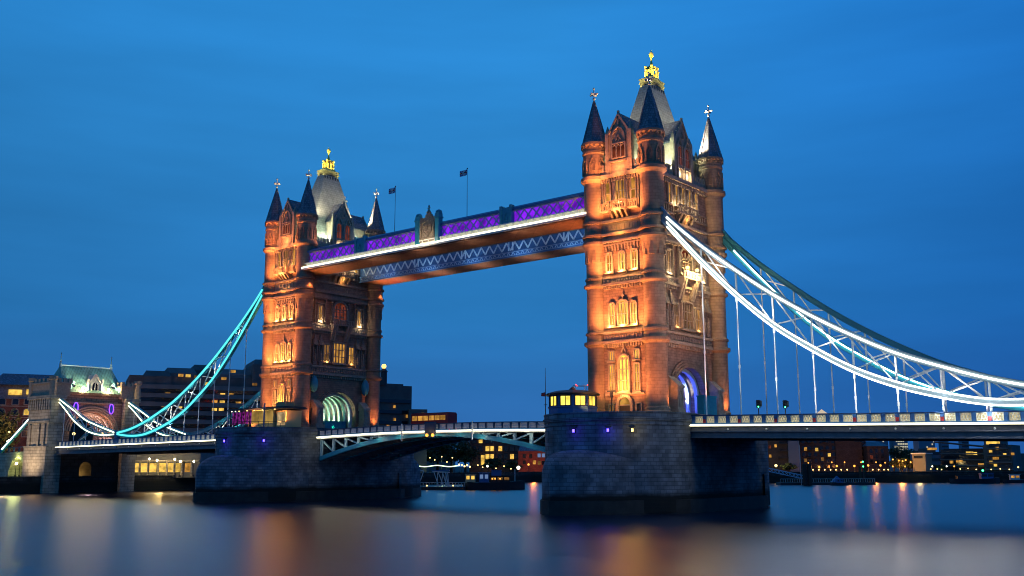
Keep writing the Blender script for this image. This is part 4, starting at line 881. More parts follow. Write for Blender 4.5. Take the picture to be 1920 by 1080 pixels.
def pavilion():
    z0 = 9.34; t = thing('glass_pavilion', 'glass pavilion with thin roof, purple and yellow lit, on the farther pier', 'pavilion', (-81, -15, z0))
    X = lambda a: a
    m = M(); m.box(-90.4, -72.2, -17.6, -11.8, z0+3.5, z0+3.75); m.box(-90.1, -72.5, -17.3, -12.0, z0+3.75, z0+3.95); m.build('roof', DARKM, t)
    m = M(); m.box(-83.6, -76.6, -16.4, -12.3, z0, z0+3.5); m.box(-76.3, -73.2, -16.0, -12.4, z0, z0+3.2); m.build('wall', mat('pavilion panel', (.5, .42, .2), .6), t)
    for u in (-83.5, -81.2, -78.9):
        p = M(); p.box(u, u+2.1, -16.5, -16.42, z0+.9, z0+3.3); p.build('lit_panel', emit('pavilion yellow glow '+str(u), (1, .62, .16), .32, .4, .4), t)
    p = M(); p.box(-75.9, -73.5, -16.1, -16.03, z0+.4, z0+2.9); p.build('lit_panel', emit('kiosk glow', (1, .7, .35), .4, .5, .8), t)
    m = M()
    for u in wave(lambda v: v, -90, -83.8, 5): m.box(u-.06, u+.06, -16.9, -16.78, z0, z0+3.5); m.box(u-.06, u+.06, -12.4, -12.28, z0, z0+3.5)
    m.box(-90, -83.8, -16.9, -16.8, z0+1.0, z0+1.08); m.build('glazing_bars', DARKM, t)
    p = M(); p.box(-90.2, -84.0, -16.2, -16.1, z0+.9, z0+3.3); p.build('purple_wall', emit('purple bar light', (.75, .06, .75), .17, .9, 1.6), t)
    for u in (-88.8, -87.6, -86.4, -83.8, -81.5, -78.9, -75):
        l = M(); l.ball((u, -17.4, z0+3.42), .12, 1, 6); l.build('downlight', LAMP_Y if u > -87 else LAMP_W, t)
    m = M(); m.box(-78.5, -75.5, -14.6, -12.3, z0+3.95, z0+5.0); m.build('roof_box', mat('roof box cream', (.4, .3, .15), .7), t)
    m = M()
    for u in wave(lambda v: v, -92, -73, 14): y = -12-sqrt(max(0, 10.8**2-(u+82.3)**2)); m.tube([(u, y, z0), (u, y, z0+1.0)], .04, 5)
    pts = [(u, -12-sqrt(max(0, 10.8**2-(u+82.3)**2)), z0+1.0) for u in wave(lambda v: v, -92.5, -72.5, 24)]; m.tube(pts, .04, 5); tag(m.build('railing', DARKM), 'thin metal railing round the terrace of the glass pavilion', 'railing')
    bp_ = M(); bp_.tube([(-77.2, -18.2, z0), (-77.2, -18.2, z0+4.6)], .16, 8); bp_.ball((-77.2, -18.2, z0+3.7), .3); tag(bp_.build('blue_post', BLUE), 'blue post standing in front of the glass pavilion', 'post')
pavilion()
point((-87, -15, 11.5), 120, (.8, .1, .9)); point((-79, -18, 12.6), 80, (1, .7, .25))
m = M(); x, y = 2.2, -17.2; m.tube([(x, y, 9.34), (x, y, 12.4)], .07, 6); m.box(x-.65, x+.65, y-.12, y+.12, 12.4, 12.6); m.box(x-.2, x+.2, y-.1, y+.1, 11.6, 12.4); tag(m.build('lamp_standard', DARKM), 'unlit tee shaped standard on the near pier in front of the tower door', 'lamp post')
for cx, s_, lab in ((X_S, 1, 'teal painted hoarding beside the road at the near tower arch'), (X_N, 1, 'teal painted hoarding in the arch of the farther tower')):
    m = M(); x0 = cx+(6.4 if cx == X_S else 2.0); m.box(x0, x0+1.2, .2 if cx == X_S else -1.5, 4.2, 9.2, 12.4 if cx == X_S else 11.0); m.box(x0-.1, x0+1.3, .1 if cx == X_S else -1.6, 4.3, 12.4 if cx == X_S else 11.0, 12.6 if cx == X_S else 11.2)
    for u in (.9, 1.9, 2.9): m.box(x0+1.2, x0+1.27, u, u+.12, 9.3, 11)
    tag(m.build('hoarding', TEAL), lab, 'hoarding')
def traffic_light(x, y, z, lab):
    t = thing('traffic_light', lab, 'traffic light', (x, y, z)); m = M(); m.tube([(x, y, z), (x, y, z+2.9)], .07, 6); m.build('post', DARKM, t)
    m = M(); m.box(x-.22, x+.22, y-.2, y+.2, z+1.9, z+3.0); m.box(x+.22, x+.45, y-.18, y+.18, z+2.1, z+2.9)
    for k in range(3): m.box(x-.18, x+.18, y-.45, y-.2, z+2.2+k*.3, z+2.25+k*.3)
    m.build('signal_head', DARKM, t); l = M(); l.ball((x+.1, y-.22, z+2.05), .1, 1, 8); l.build('green_lens', LAMP_G, t)
traffic_light(20.55, -8, 7.9, 'black traffic light above the lit parapet, nearer the tower'); traffic_light(24.5, -8, 7.7, 'black traffic light above the lit parapet, further from the tower')

def bus():
    x, y, z = -54.2, 4.8, 7.75; t = thing('double_decker_bus', 'red double decker bus crossing the opening span', 'bus', (x, y, z))
    m = M(); m.box(x-5, x+5, y-1.25, y+1.25, z+.45, z+4.2); m.box(x-4.9, x+4.9, y-1.15, y+1.15, z+4.2, z+4.4); b = m.build('body', BUSRED, t)
    for zz, nm in ((1.3, GLASSD), (2.95, WIN_B)):
        for u in wave(lambda v: v, -4.6, 3.0, 5): w = M(); w.box(x+u, x+u+1.25, y-1.3, y-1.24, z+zz, z+zz+.9); w.build('window', nm, t)
    for u in (-3.3, 3.0):
        for s_ in (1, -1): w = M(); w.tube([(x+u, y+s_*1.0, z+.5), (x+u, y+s_*1.3, z+.5)], .5, 12); w.build('wheel', DARKM, t)
    for s_ in (.9, -.9): l = M(); l.box(x+5, x+5.06, y+s_-.15, y+s_+.15, z+.9, z+1.3); l.build('tail_light', LAMP_R, t)
bus()
def car(x, y, z, paint, label, taxi=False):
    t = thing('car', label, 'car', (x, y, z)); m = M()
    m.solid([(x+u, y+v, z+.35) for u, v in ((-2.2, -.85), (2.2, -.85), (2.2, .85), (-2.2, .85))], [(x+u, y+v, z+.95) for u, v in ((-2.15, -.82), (2.15, -.82), (2.15, .82), (-2.15, .82))])
    m.solid([(x+u, y+v, z+.95) for u, v in ((-1.2, -.8), (2.0, -.8), (2.0, .8), (-1.2, .8))], [(x+u, y+v, z+1.55) for u, v in ((-.5, -.68), (1.6, -.68), (1.6, .68), (-.5, .68))]); m.build('body', paint, t)
    m = M(); m.solid([(x+u, y+v, z+1.0) for u, v in ((-1.1, -.81), (1.9, -.81), (1.9, .81), (-1.1, .81))], [(x+u, y+v, z+1.45) for u, v in ((-.6, -.72), (1.65, -.72), (1.65, .72), (-.6, .72))]); m.build('window', GLASSD, t)
    for u in (-1.35, 1.35):
        for s_ in (.84, -.84): w = M(); w.tube([(x+u, y+s_-.1, z+.33), (x+u, y+s_+.1, z+.33)], .33, 12); w.build('wheel', DARKM, t)
    for s_ in (.6, -.6): l = M(); l.box(x+2.16, x+2.22, y+s_-.16, y+s_+.16, z+.65, z+.85); l.build('tail_light', LAMP_R, t)
    if taxi: l = M(); l.box(x+.3, x+.55, y-.3, y+.3, z+1.56, z+1.72); l.build('roof_sign', LAMP_O, t)
car(-57.5, -4.6, 7.9, BUSRED, 'red taxi with glowing roof sign on the opening span right of the farther tower', True)
car(-48.5, -4.4, 8.05, DARKM, 'dark car with red tail lights on the opening span near midstream')

# ------------------------------------------------------------------ background buildings
class Frame:
    """local frame of a facade: u along it, d towards the viewer, z up"""
    def __init__(s, p0, D0, p1, D1):
        a, b = ray(p0, D0), ray(p1, D1); s.a = a; s.L = (b-a).length; s.t = (b-a).normalized(); s.n = Vector((s.t.y, -s.t.x, 0)); s.p0, s.p1, s.D0, s.D1 = p0, p1, D0, D1
        if s.n.dot(CAM-a) < 0: s.n = -s.n
    def __call__(s, u, d, z): return s.a+s.t*u+s.n*d+Vector((0, 0, z))
    def u(s, px):                                        # distance along the facade seen at that column
        r = ray(px, 1)-Vector((CAM.x, CAM.y, 0)); c = Vector((CAM.x, CAM.y, 0))-s.a; den = r.x*s.t.y-r.y*s.t.x
        return (c.y*r.x-c.x*r.y)/den*1.0 if abs(den) > 1e-9 else 0
    def z(s, py, u): return hz(py, s.D0+(s.D1-s.D0)*u/s.L)
GB = -.8
def building(label, p0, D0, p1, D1, top, depth, wall, cat='building', name='building', group=None, base=GB):
    f = Frame(p0, D0, p1, D1); zt = f.z(top, f.L/2); t = thing(name, label, cat, tuple(f(f.L/2, -depth/2, base)), group)
    m = M(); m.box(0, f.L, -depth, 0, base-.3, zt, f); m.build('wall', wall, t); return t, f, zt
def panes(t, f, items, d=.0, lit=None):
    for u, z, w, h, mt in items:
        m = M(); m.box(u-w/2, u+w/2, d-.1, d+.08, z-h/2, z+h/2, f); m.build('window', mt, t)
def slab(t, f, u0, u1, z0, z1, d0, d1, m_, name):
    m = M(); m.box(u0, u1, d0, d1, z0, z1, f); return m.build(name, m_, t)
def litrow(t, f, pts, w, h, ms, d=.0):                   # lit windows given by picture column and row
    its = []
    for px, py in pts: u = f.u(px); its.append((u, f.z(py, u), w*.8, h*.8, random.choice(ms)))
    panes(t, f, its, d)

# stepped concrete hotel behind the turquoise chain
t, f, zt = building('stepped dark concrete hotel with scattered lit windows behind the turquoise chain', 232, 345, 520, 365, 706, 30, CONC, 'hotel', 'hotel_building')
for p0, p1, top, d in ((258, 312, 692, .6), (300, 362, 685, -3), (354, 396, 678, -6), (392, 470, 688, -2), (466, 512, 672, 1.2)):
    u0, u1 = f.u(p0), f.u(p1); m = M(); z1 = f.z(top, u0); m.solid([f(u0, d, 0), f(u1, d, 0), f(u1, -24, 0), f(u0, -24, 0)], [f(u0, d, z1-2), f(u1, d, z1-2), f(u1, -24, z1-2), f(u0, -24, z1-2)]); m.solid([f(u0, d, z1-2), f(u1, d, z1-2), f(u1, -24, z1-2), f(u0, -24, z1-2)], [f(u0+1, d-2.5, z1), f(u1-1, d-2.5, z1), f(u1-1, -22, z1), f(u0+1, -22, z1)]); m.build('wall', CONC2 if top in (685, 688) else CONC, t)
for k in range(9):
    z = 3.5+k*2.95
    slab(t, f, f.u(255), f.L-.5, z, z+1.15, .1, 1.35, GLASSD, 'window_band'); slab(t, f, f.u(255)-.2, f.L, z+1.2, z+2.7, .1, 1.7, CONC2, 'concrete_band')
litrow(t, f, [(329, 703), (343, 704), (428, 696), (411, 709), (380, 719), (291, 739), (306, 738), (410, 739), (426, 739), (396, 752), (410, 753), (441, 755), (396, 767), (409, 767), (380, 791), (352, 775), (352, 791), (439, 727), (330, 762)], 2.1, 1.2, [WIN_A, WIN_B, WIN_B], 1.45)
litrow(t, f, [(359, 706), (412, 758), (470, 720), (479, 748), (470, 770), (300, 760)], 2.1, 1.1, [WIN_D, WIN_C], 1.45)
# wing to the right of the farther tower
t, f, zt = building('dark stepped concrete wing right of the farther tower, above the roadway', 690, 395, 770, 405, 722, 30, CONC, 'building', 'hotel_wing')
for p0, p1, top in ((690, 722, 712), (722, 758, 718)):
    u0, u1 = f.u(p0), f.u(p1); z1 = f.z(top, u0); m = M(); m.solid([f(u0, .5, 0), f(u1, .5, 0), f(u1, -20, 0), f(u0, -20, 0)], [f(u0+.5, -1, z1), f(u1-.5, -1, z1), f(u1-.5, -20, z1), f(u0+.5, -20, z1)]); m.build('wall', CONC, t)
for k in range(4): z = 14+k*4.2; slab(t, f, .5, f.L-.5, z, z+1.3, .1, .72, GLASSD, 'window_band')
u = f.u(713); m = M(); m.lathe([(1.3, f.z(722, u)), (1.3, f.z(698, u)), (1.6, f.z(697, u)), (.7, f.z(691, u))], *f(u, 1.5, 0).xy, 10); m.build('corner_stack', DARKM, t)
m = M(); q = f(u, 1.5, f.z(687, u)); m.ball((q.x, q.y, q.z), .95); m.build('globe_lamp', emit('globe lamp', (1, .62, .12), 3), t, smooth=True)
litrow(t, f, [(736, 762), (737, 786), (760, 780)], 1.2, 1.4, [WIN_B], .75)
t, f, zt = building('low dark block right of the concrete wing, above the roadway', 766, 400, 800, 402, 767, 20, CONC, 'building', 'low_block')
slab(t, f, 1, f.L-1, zt-2.5, zt-1.4, 0, .15, GLASSD, 'window_band'); litrow(t, f, [(791, 776)], 1.4, 1.2, [WIN_A], .05)
t, f, zt = building('pale low block in the distance just left of midstream lamps', 796, 520, 850, 520, 787, 18, CONC2, 'building', 'low_block')
slab(t, f, 8, 12, zt, f.z(776, 9), -10, -1, BROWNBRICK, 'stair_tower'); slab(t, f, 1, f.L-1, zt-2.2, zt-1.2, 0, .15, GLASSD, 'window_band')
# red brick house at the left edge
t, f, zt = building('red brick building with arched windows at the left edge behind the gatehouse', -30, 335, 118, 345, 747, 22, REDBRICK, 'brick building', 'brick_building')
z1 = f.z(722, 20); z2 = f.z(699, 20); m = M(); m.box(-.4, f.L+.4, -22, .5, zt, zt+.5, f); m.solid([f(0, -.5, zt+.5), f(f.L, -.5, zt+.5), f(f.L, -21, zt+.5), f(0, -21, zt+.5)], [f(0, -1.5, z1), f(f.L, -1.5, z1), f(f.L, -21, z1), f(0, -21, z1)]); m.solid([f(-.3, .2, z1), f(f.L+.3, .2, z1), f(f.L+.3, -21, z1), f(-.3, -21, z1)], [f(3, -6, z2), f(f.L-1, -6, z2), f(f.L-1, -18, z2), f(3, -18, z2)]); m.build('roof', SLATE, t)
m = M(); m.box(f.u(4), f.u(30), -.7, -.2, f.z(738, 5), f.z(728, 5), f); m.build('attic_window', WIN_A, t)
m = M(); m.box(f.u(38), f.u(55), -.7, -.2, f.z(737, 9), f.z(728, 9), f); m.build('attic_window', WIN_A, t); m = M(); m.box(f.u(58), f.u(70), -.7, -.2, f.z(737, 12), f.z(729, 12), f); m.build('attic_window', WIN_B, t)
for r_, row in enumerate((751, 771, 791, 811)):
    for px in (-6, 19, 42, 63, 85):
        u = f.u(px); z = f.z(row, u); m = M(); w = 2.1; o = [(u-w/2, z-1.1), (u+w/2, z-1.1)]+[(u+w/2*cos(pi*i/8), z+.4+.8*sin(pi*i/8)) for i in range(9)]; m.line(o+[o[0]], .3, -.05, .2, f); wi = m.build('window', TRIM, t)
        lit = (px, row) in ((63, 751), (63, 771), (42, 771), (63, 811), (19, 811)); p = M(); p.poly(o, -.05, .06, f); p.build('pane', WIN_A if lit else GLASSD, wi)
for row in (760, 781, 801): z = f.z(row, 10); slab(t, f, 0, f.L, z-.15, z+.15, 0, .2, TRIM, 'string_course')
t, f, zt = building('dark block seen through the gatehouse arch', 96, 420, 262, 420, 752, 18, BROWNBRICK, 'building', 'low_block')
panes(t, f, [(f.u(px), f.z(row, 5), 1.4, 1.6, mt) for px, row, mt in ((120, 790, WIN_D), (140, 790, GLASSD), (160, 792, WIN_C), (180, 792, GLASSD), (200, 792, WIN_D), (120, 806, GLASSD), (160, 808, GLASSD))])
# lit arcade under the left span
t, f, zt = building('low building with a brightly lit arcade under the left road span', 238, 292, 375, 292, 848, 14, CONC2, 'arcade', 'arcade_building')
for px, w in ((255, 2.6), (271, 2.2), (287, 2.4), (306, 2.8), (322, 2.2), (334, 2.4), (352, 1.6)): u = f.u(px); m = M(); m.box(u-w/2, u+w/2, -.1, .06, f.z(884, u), f.z(867, u), f); m.build('lit_opening', WIN_A if px != 352 else WIN_B, t)
for px in (246, 263, 279, 297, 314, 328, 342, 360): u = f.u(px); m = M(); m.box(u-.25, u+.25, .0, .6, GB, f.z(864, u), f); m.build('column', PALESTONE, t)
slab(t, f, 0, f.L, f.z(864, 5), f.z(861, 5), 0, 1.0, PALESTONE, 'lintel')
# houses behind the boats
t, f, zt = building('dark brick block with paired lit windows behind the moored boat', 880, 455, 978, 455, 815, 20, BROWNBRICK, 'brick building', 'warehouse')
its = []
for px in (889, 901, 914, 923, 938, 948, 960, 969):
    for row in (826, 841, 856, 868): u = f.u(px); its.append((u, f.z(row, u), 1.7, 2.2, GLASSD if (px, row) not in ((914, 841), (923, 841), (914, 856), (923, 856), (905, 834), (960, 856), (901, 826), (938, 841)) else WIN_A))
panes(t, f, its)
u = f.u(905); m = M(); m.box(u-.8, u+.8, 0, .1, f.z(872, u), f.z(853, u), f); m.build('lit_entrance', WIN_A, t)
t, f, zt = building('orange lit red brick house partly hidden by the near pier', 972, 440, 1030, 440, 846, 14, REDBRICK, 'house', 'house')
panes(t, f, [(f.u(px), f.z(row, 5), 1.3, 1.6, mt) for px, row, mt in ((983, 855, GLASSD), (995, 855, GLASSD), (1011, 854, BLUEGLOW), (1019, 854, BLUEGLOW), (983, 867, GLASSD), (1011, 868, WIN_D), (1019, 868, GLASSD), (1002, 867, WIN_B))])
m = M(); m.solid([f(0, .4, zt), f(f.L, .4, zt), f(f.L, -14, zt), f(0, -14, zt)], [f(1, -5, zt+3), f(f.L-1, -5, zt+3), f(f.L-1, -9, zt+3), f(1, -9, zt+3)]); m.build('roof', SLATE, t)
# downstream bank, right of the near pier
t, f, zt = building('dark building with balconies right behind the near pier', 1425, 425, 1500, 425, 815, 24, BROWNBRICK, 'building', 'riverside_flats')
for k in range(5): z = 2+k*2.9; slab(t, f, f.u(1462), f.u(1478), z, z+.3, 0, 1.5, DARKM, 'balcony')
litrow(t, f, [(1445, 839), (1456, 837), (1445, 856), (1486, 848)], 1.2, 1.5, [WIN_C, WIN_B])
m = M(); u = f.u(1490); m.box(u-2.5, u+2.2, -10, .5, GB, f.z(822, u), f); m.build('glass_bay', mat('blue grey cladding', (.10, .14, .2), .4), t)
t, f, zt = building('long dark warehouse with small lit windows above the orange lamps', 1502, 430, 1626, 430, 812, 26, BROWNBRICK, 'warehouse', 'warehouse')
cols = wave(lambda v: v, 1508, 1620, 10); its = []
for i, px in enumerate(cols):
    for row in (829, 841, 853, 865, 875): u = f.u(px); its.append((u, f.z(row, u), 1.25, 1.5, GLASSD))
panes(t, f, its)
litrow(t, f, [(1575, 845), (1556, 854), (1511, 864), (1512, 843), (1543, 862), (1535, 876), (1586, 876), (1533, 844), (1603, 852)], 1.5, 1.7, [WIN_A, WIN_B, WIN_D], .05)
m = M(); u0, u1 = f.u(1540), f.u(1566); m.box(u0, u1, -.05, .1, f.z(825, u0), f.z(821, u0), f); m.build('lit_attic', WIN_A, t)
for px in (1512, 1530, 1605, 1618): u = f.u(px); slab(t, f, u-.6, u+.6, zt, zt+2.2, -6, -4.5, BROWNBRICK, 'chimney')
for px in (1521, 1549, 1577, 1612):
    for k in range(4): u = f.u(px); z = 2.2+k*3.1; slab(t, f, u-1.6, u+1.6, z, z+.2, 0, 1.2, DARKM, 'balcony')
m = M(); u = f.u(1590); m.box(u-5, u+6, -8, .8, GB, f.z(817, u), f); m.build('hoist_tower', BROWNBRICK, t)
t, f, zt = building('lower brown warehouse with hipped roof beside the orange trees', 1628, 425, 1668, 425, 838, 20, BROWNBRICK, 'warehouse', 'warehouse')
m = M(); z2 = f.z(828, 4); m.solid([f(-.5, .5, zt), f(f.L+.5, .5, zt), f(f.L+.5, -20, zt), f(-.5, -20, zt)], [f(2, -7, z2), f(f.L-2, -7, z2), f(f.L-2, -13, z2), f(2, -13, z2)]); m.build('roof', SLATE, t)
panes(t, f, [(f.u(px), f.z(row, 4), 1.2, 1.5, GLASSD) for px in (1635, 1645, 1656) for row in (847, 857, 868)]); litrow(t, f, [(1635, 858)], 1.3, 1.6, [WIN_C], .05)
t, f, zt = building('small flat roofed pavilion with a lit cream wall right of the orange trees', 1712, 405, 1736, 402, 853, 9, mat('cream render', (.2, .18, .14), .8), 'pavilion', 'riverside_pavilion')
m = M(); m.box(f.u(1715), f.u(1731), 0, .08, f.z(861, 2), f.z(856, 2), f); m.build('window', GLASSD, t); slab(t, f, -.4, f.L+.4, zt, zt+.5, -9, .6, HULLW, 'roof')
t, f, zt = building('blue grey office block between the cream pavilion and the slanted roof', 1736, 425, 1770, 425, 852, 16, mat('office cladding', (.09, .12, .17), .4), 'office', 'office_block')
for k in range(3): z = 1+k*2.6; slab(t, f, .5, f.L-.5, z, z+1.2, 0, .12, GLASSD, 'window_band')
slab(t, f, f.u(1745), f.u(1762), zt, f.z(842, 5), -12, -3, CONC, 'roof_plant'); litrow(t, f, [(1751, 843), (1760, 843)], 2.4, 1.2, [WIN_B], -2.9)
t, f, zt = building('modern block with a long slanted roof and terraces at the right', 1766, 425, 1848, 415, 846, 22, mat('slate blue cladding', (.05, .07, .10), .5), 'modern building', 'modern_building')
m = M(); u1 = f.L; m.solid([f(-2, 1.5, f.z(829, 0)-.6), f(u1, 1.5, f.z(838, u1)-.6), f(u1, -22, f.z(838, u1)-.6), f(-2, -22, f.z(829, 0)-.6)], [f(-2, 1.5, f.z(829, 0)), f(u1, 1.5, f.z(838, u1)), f(u1, -22, f.z(838, u1)), f(-2, -22, f.z(829, 0))]); m.box(1, u1-1, -20, -.6, zt, f.z(840, u1)-.5, f); m.build('slanted_roof', DARKM, t)
for k in range(4): z = f.z(884-k*11, 5); slab(t, f, 0, f.L, z, z+1.4, 0, .3, GLASSD, 'window_band'); slab(t, f, -.3, f.L+.3, z-.5, z-.1, 0, 1.0, CONC2, 'terrace')
litrow(t, f, [(1817, 851), (1824, 851), (1831, 852), (1797, 866), (1803, 866), (1838, 873), (1842, 873), (1785, 868)], 1.7, 1.4, [WIN_A, WIN_B], .35)
t, f, zt = building('stepped terrace block with a bright top floor near the right edge', 1846, 410, 1900, 404, 836, 20, CONC, 'flats', 'terrace_block')
for k, (a, b) in enumerate(((1850, 1898), (1852, 1896), (1856, 1894), (1858, 1890))):
    z = f.z(880-k*13, 4); slab(t, f, f.u(a), f.u(b), z, z+1.5, 0, .3, GLASSD, 'window_band'); slab(t, f, f.u(a)-.5, f.u(b)+.5, z-.6, z-.1, 0, 1.8, CONC2, 'terrace')
u0, u1 = f.u(1828), f.u(1880); m = M(); m.box(f.u(1848), u1, -16, -.5, zt, f.z(822, 4), f); m.build('top_storey', CONC, t); m = M(); m.box(f.u(1852), f.u(1878), -.6, -.4, f.z(835, 3), f.z(829, 3), f); m.build('window', WIN_A, t)
litrow(t, f, [(1866, 861), (1871, 861), (1859, 868), (1867, 874), (1886, 854), (1860, 848), (1873, 842), (1901, 853)], 1.5, 1.2, [WIN_A, WIN_B], .35)
t, f, zt = building('dim low blocks past the terrace block at the right edge', 1898, 450, 1990, 450, 852, 20, CONC, 'building', 'low_block'); litrow(t, f, [(1904, 866), (1912, 858)], 1.5, 1.3, [WIN_B])
# far towers downstream
def far_tower(p0, p1, D, top, label, lit, mt, pyramid=False):
    t, f, zt = building(label, p0, D, p1, D, top, (p1-p0)*D/FPX*.9, mt, 'office tower', 'office_tower')
    if lit:
        nr = 9; nc = max(3, int((p1-p0)/3.2))
        for r_ in range(nr):
            for c_ in range(nc):
                if random.random() < lit: w = f.L/nc; m = M(); m.box(w*c_+w*.15, w*c_+w*.85, -.1, 1, zt-(zt+40)*0-14-r_*9, zt-9-r_*9, f); m.build('window', FARWIN, t)
    else:
        for k in range(8): slab(t, f, 2, f.L-2, zt-12-k*12, zt-7-k*12, 0, 1, GLASSD, 'window_band')
    if pyramid:
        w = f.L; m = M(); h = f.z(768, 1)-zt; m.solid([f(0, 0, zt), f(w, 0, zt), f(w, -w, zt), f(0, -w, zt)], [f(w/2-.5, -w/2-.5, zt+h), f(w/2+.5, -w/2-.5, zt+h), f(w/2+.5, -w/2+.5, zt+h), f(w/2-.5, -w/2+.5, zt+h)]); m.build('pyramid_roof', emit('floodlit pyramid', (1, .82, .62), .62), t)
FARM = mat('far tower cladding', (.16, .2, .27), .5)
far_tower(1540, 1558, 3600, 777, 'distant tower with a pale lit pyramid top just above the right parapet', 0, FARM, True)
far_tower(1650, 1668, 3400, 812, 'distant office tower with lit columns of windows, left of a brighter one', .35, FARM)
far_tower(1679, 1705, 3400, 812, 'brightest distant office tower with rows of lit windows', .7, FARM)
far_tower(1726, 1756, 3300, 812, 'distant office tower left of the slanted roof building', .2, FARM)
far_tower(1768, 1782, 3300, 812, 'slim distant tower above the slanted roof', 0, FARM); far_tower(1806, 1820, 3300, 812, 'slim distant tower above the right half of the slanted roof', 0, FARM)

# ------------------------------------------------------------------ trees
def leafball(m, c0, rx, rz, n, s, rnd):
    for _ in range(n):
        a, b = rnd.uniform(0, 2*pi), math.acos(rnd.uniform(-1, 1)); r_ = rnd.uniform(.35, 1)**.5
        p = Vector((c0[0]+rx*r_*sin(b)*cos(a), c0[1]+rx*r_*sin(b)*sin(a), c0[2]+rz*r_*cos(b))); q = Vector((rnd.gauss(0, 1), rnd.gauss(0, 1), rnd.gauss(0, 1))).normalized(); w = q.orthogonal().normalized(); v = q.cross(w); k = s*rnd.uniform(.6, 1.3)
        m.face([p+w*k, p+v*k*.6, p-w*k, p-v*k*.6])
def tree(p, h, w, label, lm, seed, group=None, leaf=.5):
    rnd = random.Random(seed); t = thing('tree', label, 'tree', (p.x, p.y, GB), group)
    m = M(); m.tube([(p.x, p.y, GB), (p.x+.2, p.y, GB+h*.3), (p.x, p.y+.2, GB+h*.7)], .05*w+.1, 7, .06)
    for k in range(5): a = rnd.uniform(0, 6.3); m.tube([(p.x, p.y, GB+h*.3), (p.x+w*.32*cos(a), p.y+w*.32*sin(a), GB+h*rnd.uniform(.5, .8))], .02*w+.05, 5, .04)
    m.build('trunk', BARK, t); m = M()
    for k in range(15):
        a = rnd.uniform(0, 6.3); r_ = w*.33*sqrt(rnd.random()); leafball(m, (p.x+r_*cos(a), p.y+r_*sin(a), GB+h*rnd.uniform(.38, .88)), w*.2, h*.12, 130, leaf, rnd)
    m.build('crown', lm, t); return t
for i, (px, D, top, w, lab, lm) in enumerate([
    (795, 430, 828, 13, 'dark tree under the opening span, closest to the farther pier', LEAF), (820, 445, 822, 14, 'dark tree under the opening span, second from the farther pier', LEAF),
    (846, 440, 818, 15, 'tall dark tree under the middle of the opening span', LEAF), (872, 436, 824, 12, 'dark tree just left of the paired lit windows', LEAF), (948, 560, 794, 18, 'round tree top showing above the parapet near the cabin, left one', LEAF), (988, 560, 790, 20, 'round tree top showing above the parapet near the cabin, right one', LEAF),
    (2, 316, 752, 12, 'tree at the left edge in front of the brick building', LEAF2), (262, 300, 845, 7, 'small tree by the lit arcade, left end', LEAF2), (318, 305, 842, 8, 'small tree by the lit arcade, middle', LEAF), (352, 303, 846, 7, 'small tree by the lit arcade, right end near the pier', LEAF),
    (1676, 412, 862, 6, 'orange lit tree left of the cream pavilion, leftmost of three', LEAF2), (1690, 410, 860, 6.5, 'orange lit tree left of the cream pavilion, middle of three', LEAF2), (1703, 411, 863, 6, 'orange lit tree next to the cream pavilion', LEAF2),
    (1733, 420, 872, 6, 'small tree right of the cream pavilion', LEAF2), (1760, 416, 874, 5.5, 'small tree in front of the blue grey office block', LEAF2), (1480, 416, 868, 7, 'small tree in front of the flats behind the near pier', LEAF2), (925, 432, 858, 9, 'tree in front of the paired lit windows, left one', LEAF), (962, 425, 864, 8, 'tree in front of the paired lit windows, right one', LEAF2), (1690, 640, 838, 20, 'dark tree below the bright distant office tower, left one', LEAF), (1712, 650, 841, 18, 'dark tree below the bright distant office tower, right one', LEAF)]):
    p = ray(px, D); tree(p, hz(top, D)-GB, w, lab, lm, 40+i, None, .32 if w < 9 else .5)

# ------------------------------------------------------------------ lamps on the banks
def lamp(px, D, py, lm, label, group=None, r=.32):
    p = ray(px, D); z = hz(py, D); t = thing('street_lamp', label, 'street lamp', (p.x, p.y, GB), group)
    m = M(); m.tube([(p.x, p.y, GB), (p.x, p.y, z-r)], .09, 6, .06); m.box(p.x-.2, p.x+.2, p.y-.2, p.y+.2, GB, GB+.5); m.build('post', DARKM, t)
    l = M(); l.ball((p.x, p.y, z), r, 1, 8); l.build('lamp_globe', lm, t, smooth=True); return p, z
for px, py in ((1569, 875), (1602, 875), (1628, 874), (1651, 874), (1536, 877)): lamp(px, 405, py, LAMP_O, 'orange lamp on a post in the row along the far quay', 'tall orange lamps along the far quay', .45)
for px, py in ((1524, 882), (1535, 882), (1546, 882), (1557, 882), (1567, 882), (1577, 882), (1588, 882), (1636, 882), (1647, 882), (1657, 882), (1665, 882)): lamp(px, 402, py, LAMP_Y, 'small yellow lamp on a low post at the edge of the far quay', 'low yellow lamps at the edge of the far quay', .28)
for px, py in ((1675, 863), (1686, 865), (1693, 866), (1699, 864), (1708, 868), (1674, 876), (1697, 876)): lamp(px, 404, py, LAMP_O, 'orange lamp among the orange lit trees', 'orange lamps among the lit trees', .34)
lamp(1748, 400, 876, LAMP_W, 'white lamp on a post in front of the blue grey office block'); lamp(1775, 400, 876, LAMP_W, 'white lamp on a post in front of the slanted roof building'); lamp(1789, 401, 876, LAMP_O, 'orange lamp on a post in front of the slanted roof building')
lamp(1909, 398, 878, LAMP_Y, 'yellow lamp on a post near the right edge'); lamp(1455, 408, 874, LAMP_Y, 'bright yellow lamp beside the gangway right of the near pier', None, .6); lamp(1842, 399, 884, LAMP_G, 'green lamp on the quay below the slanted roof building', None, .4)
lamp(972, 400, 877, LAMP_W, 'brightest white lamp on a post, under the right half of the opening span', None, .75); lamp(991, 410, 871, LAMP_O, 'orange lamp right of the brightest white lamp', None, .45); lamp(914, 405, 874, LAMP_W, 'white lamp left of the brightest one under the opening span', None, .45)
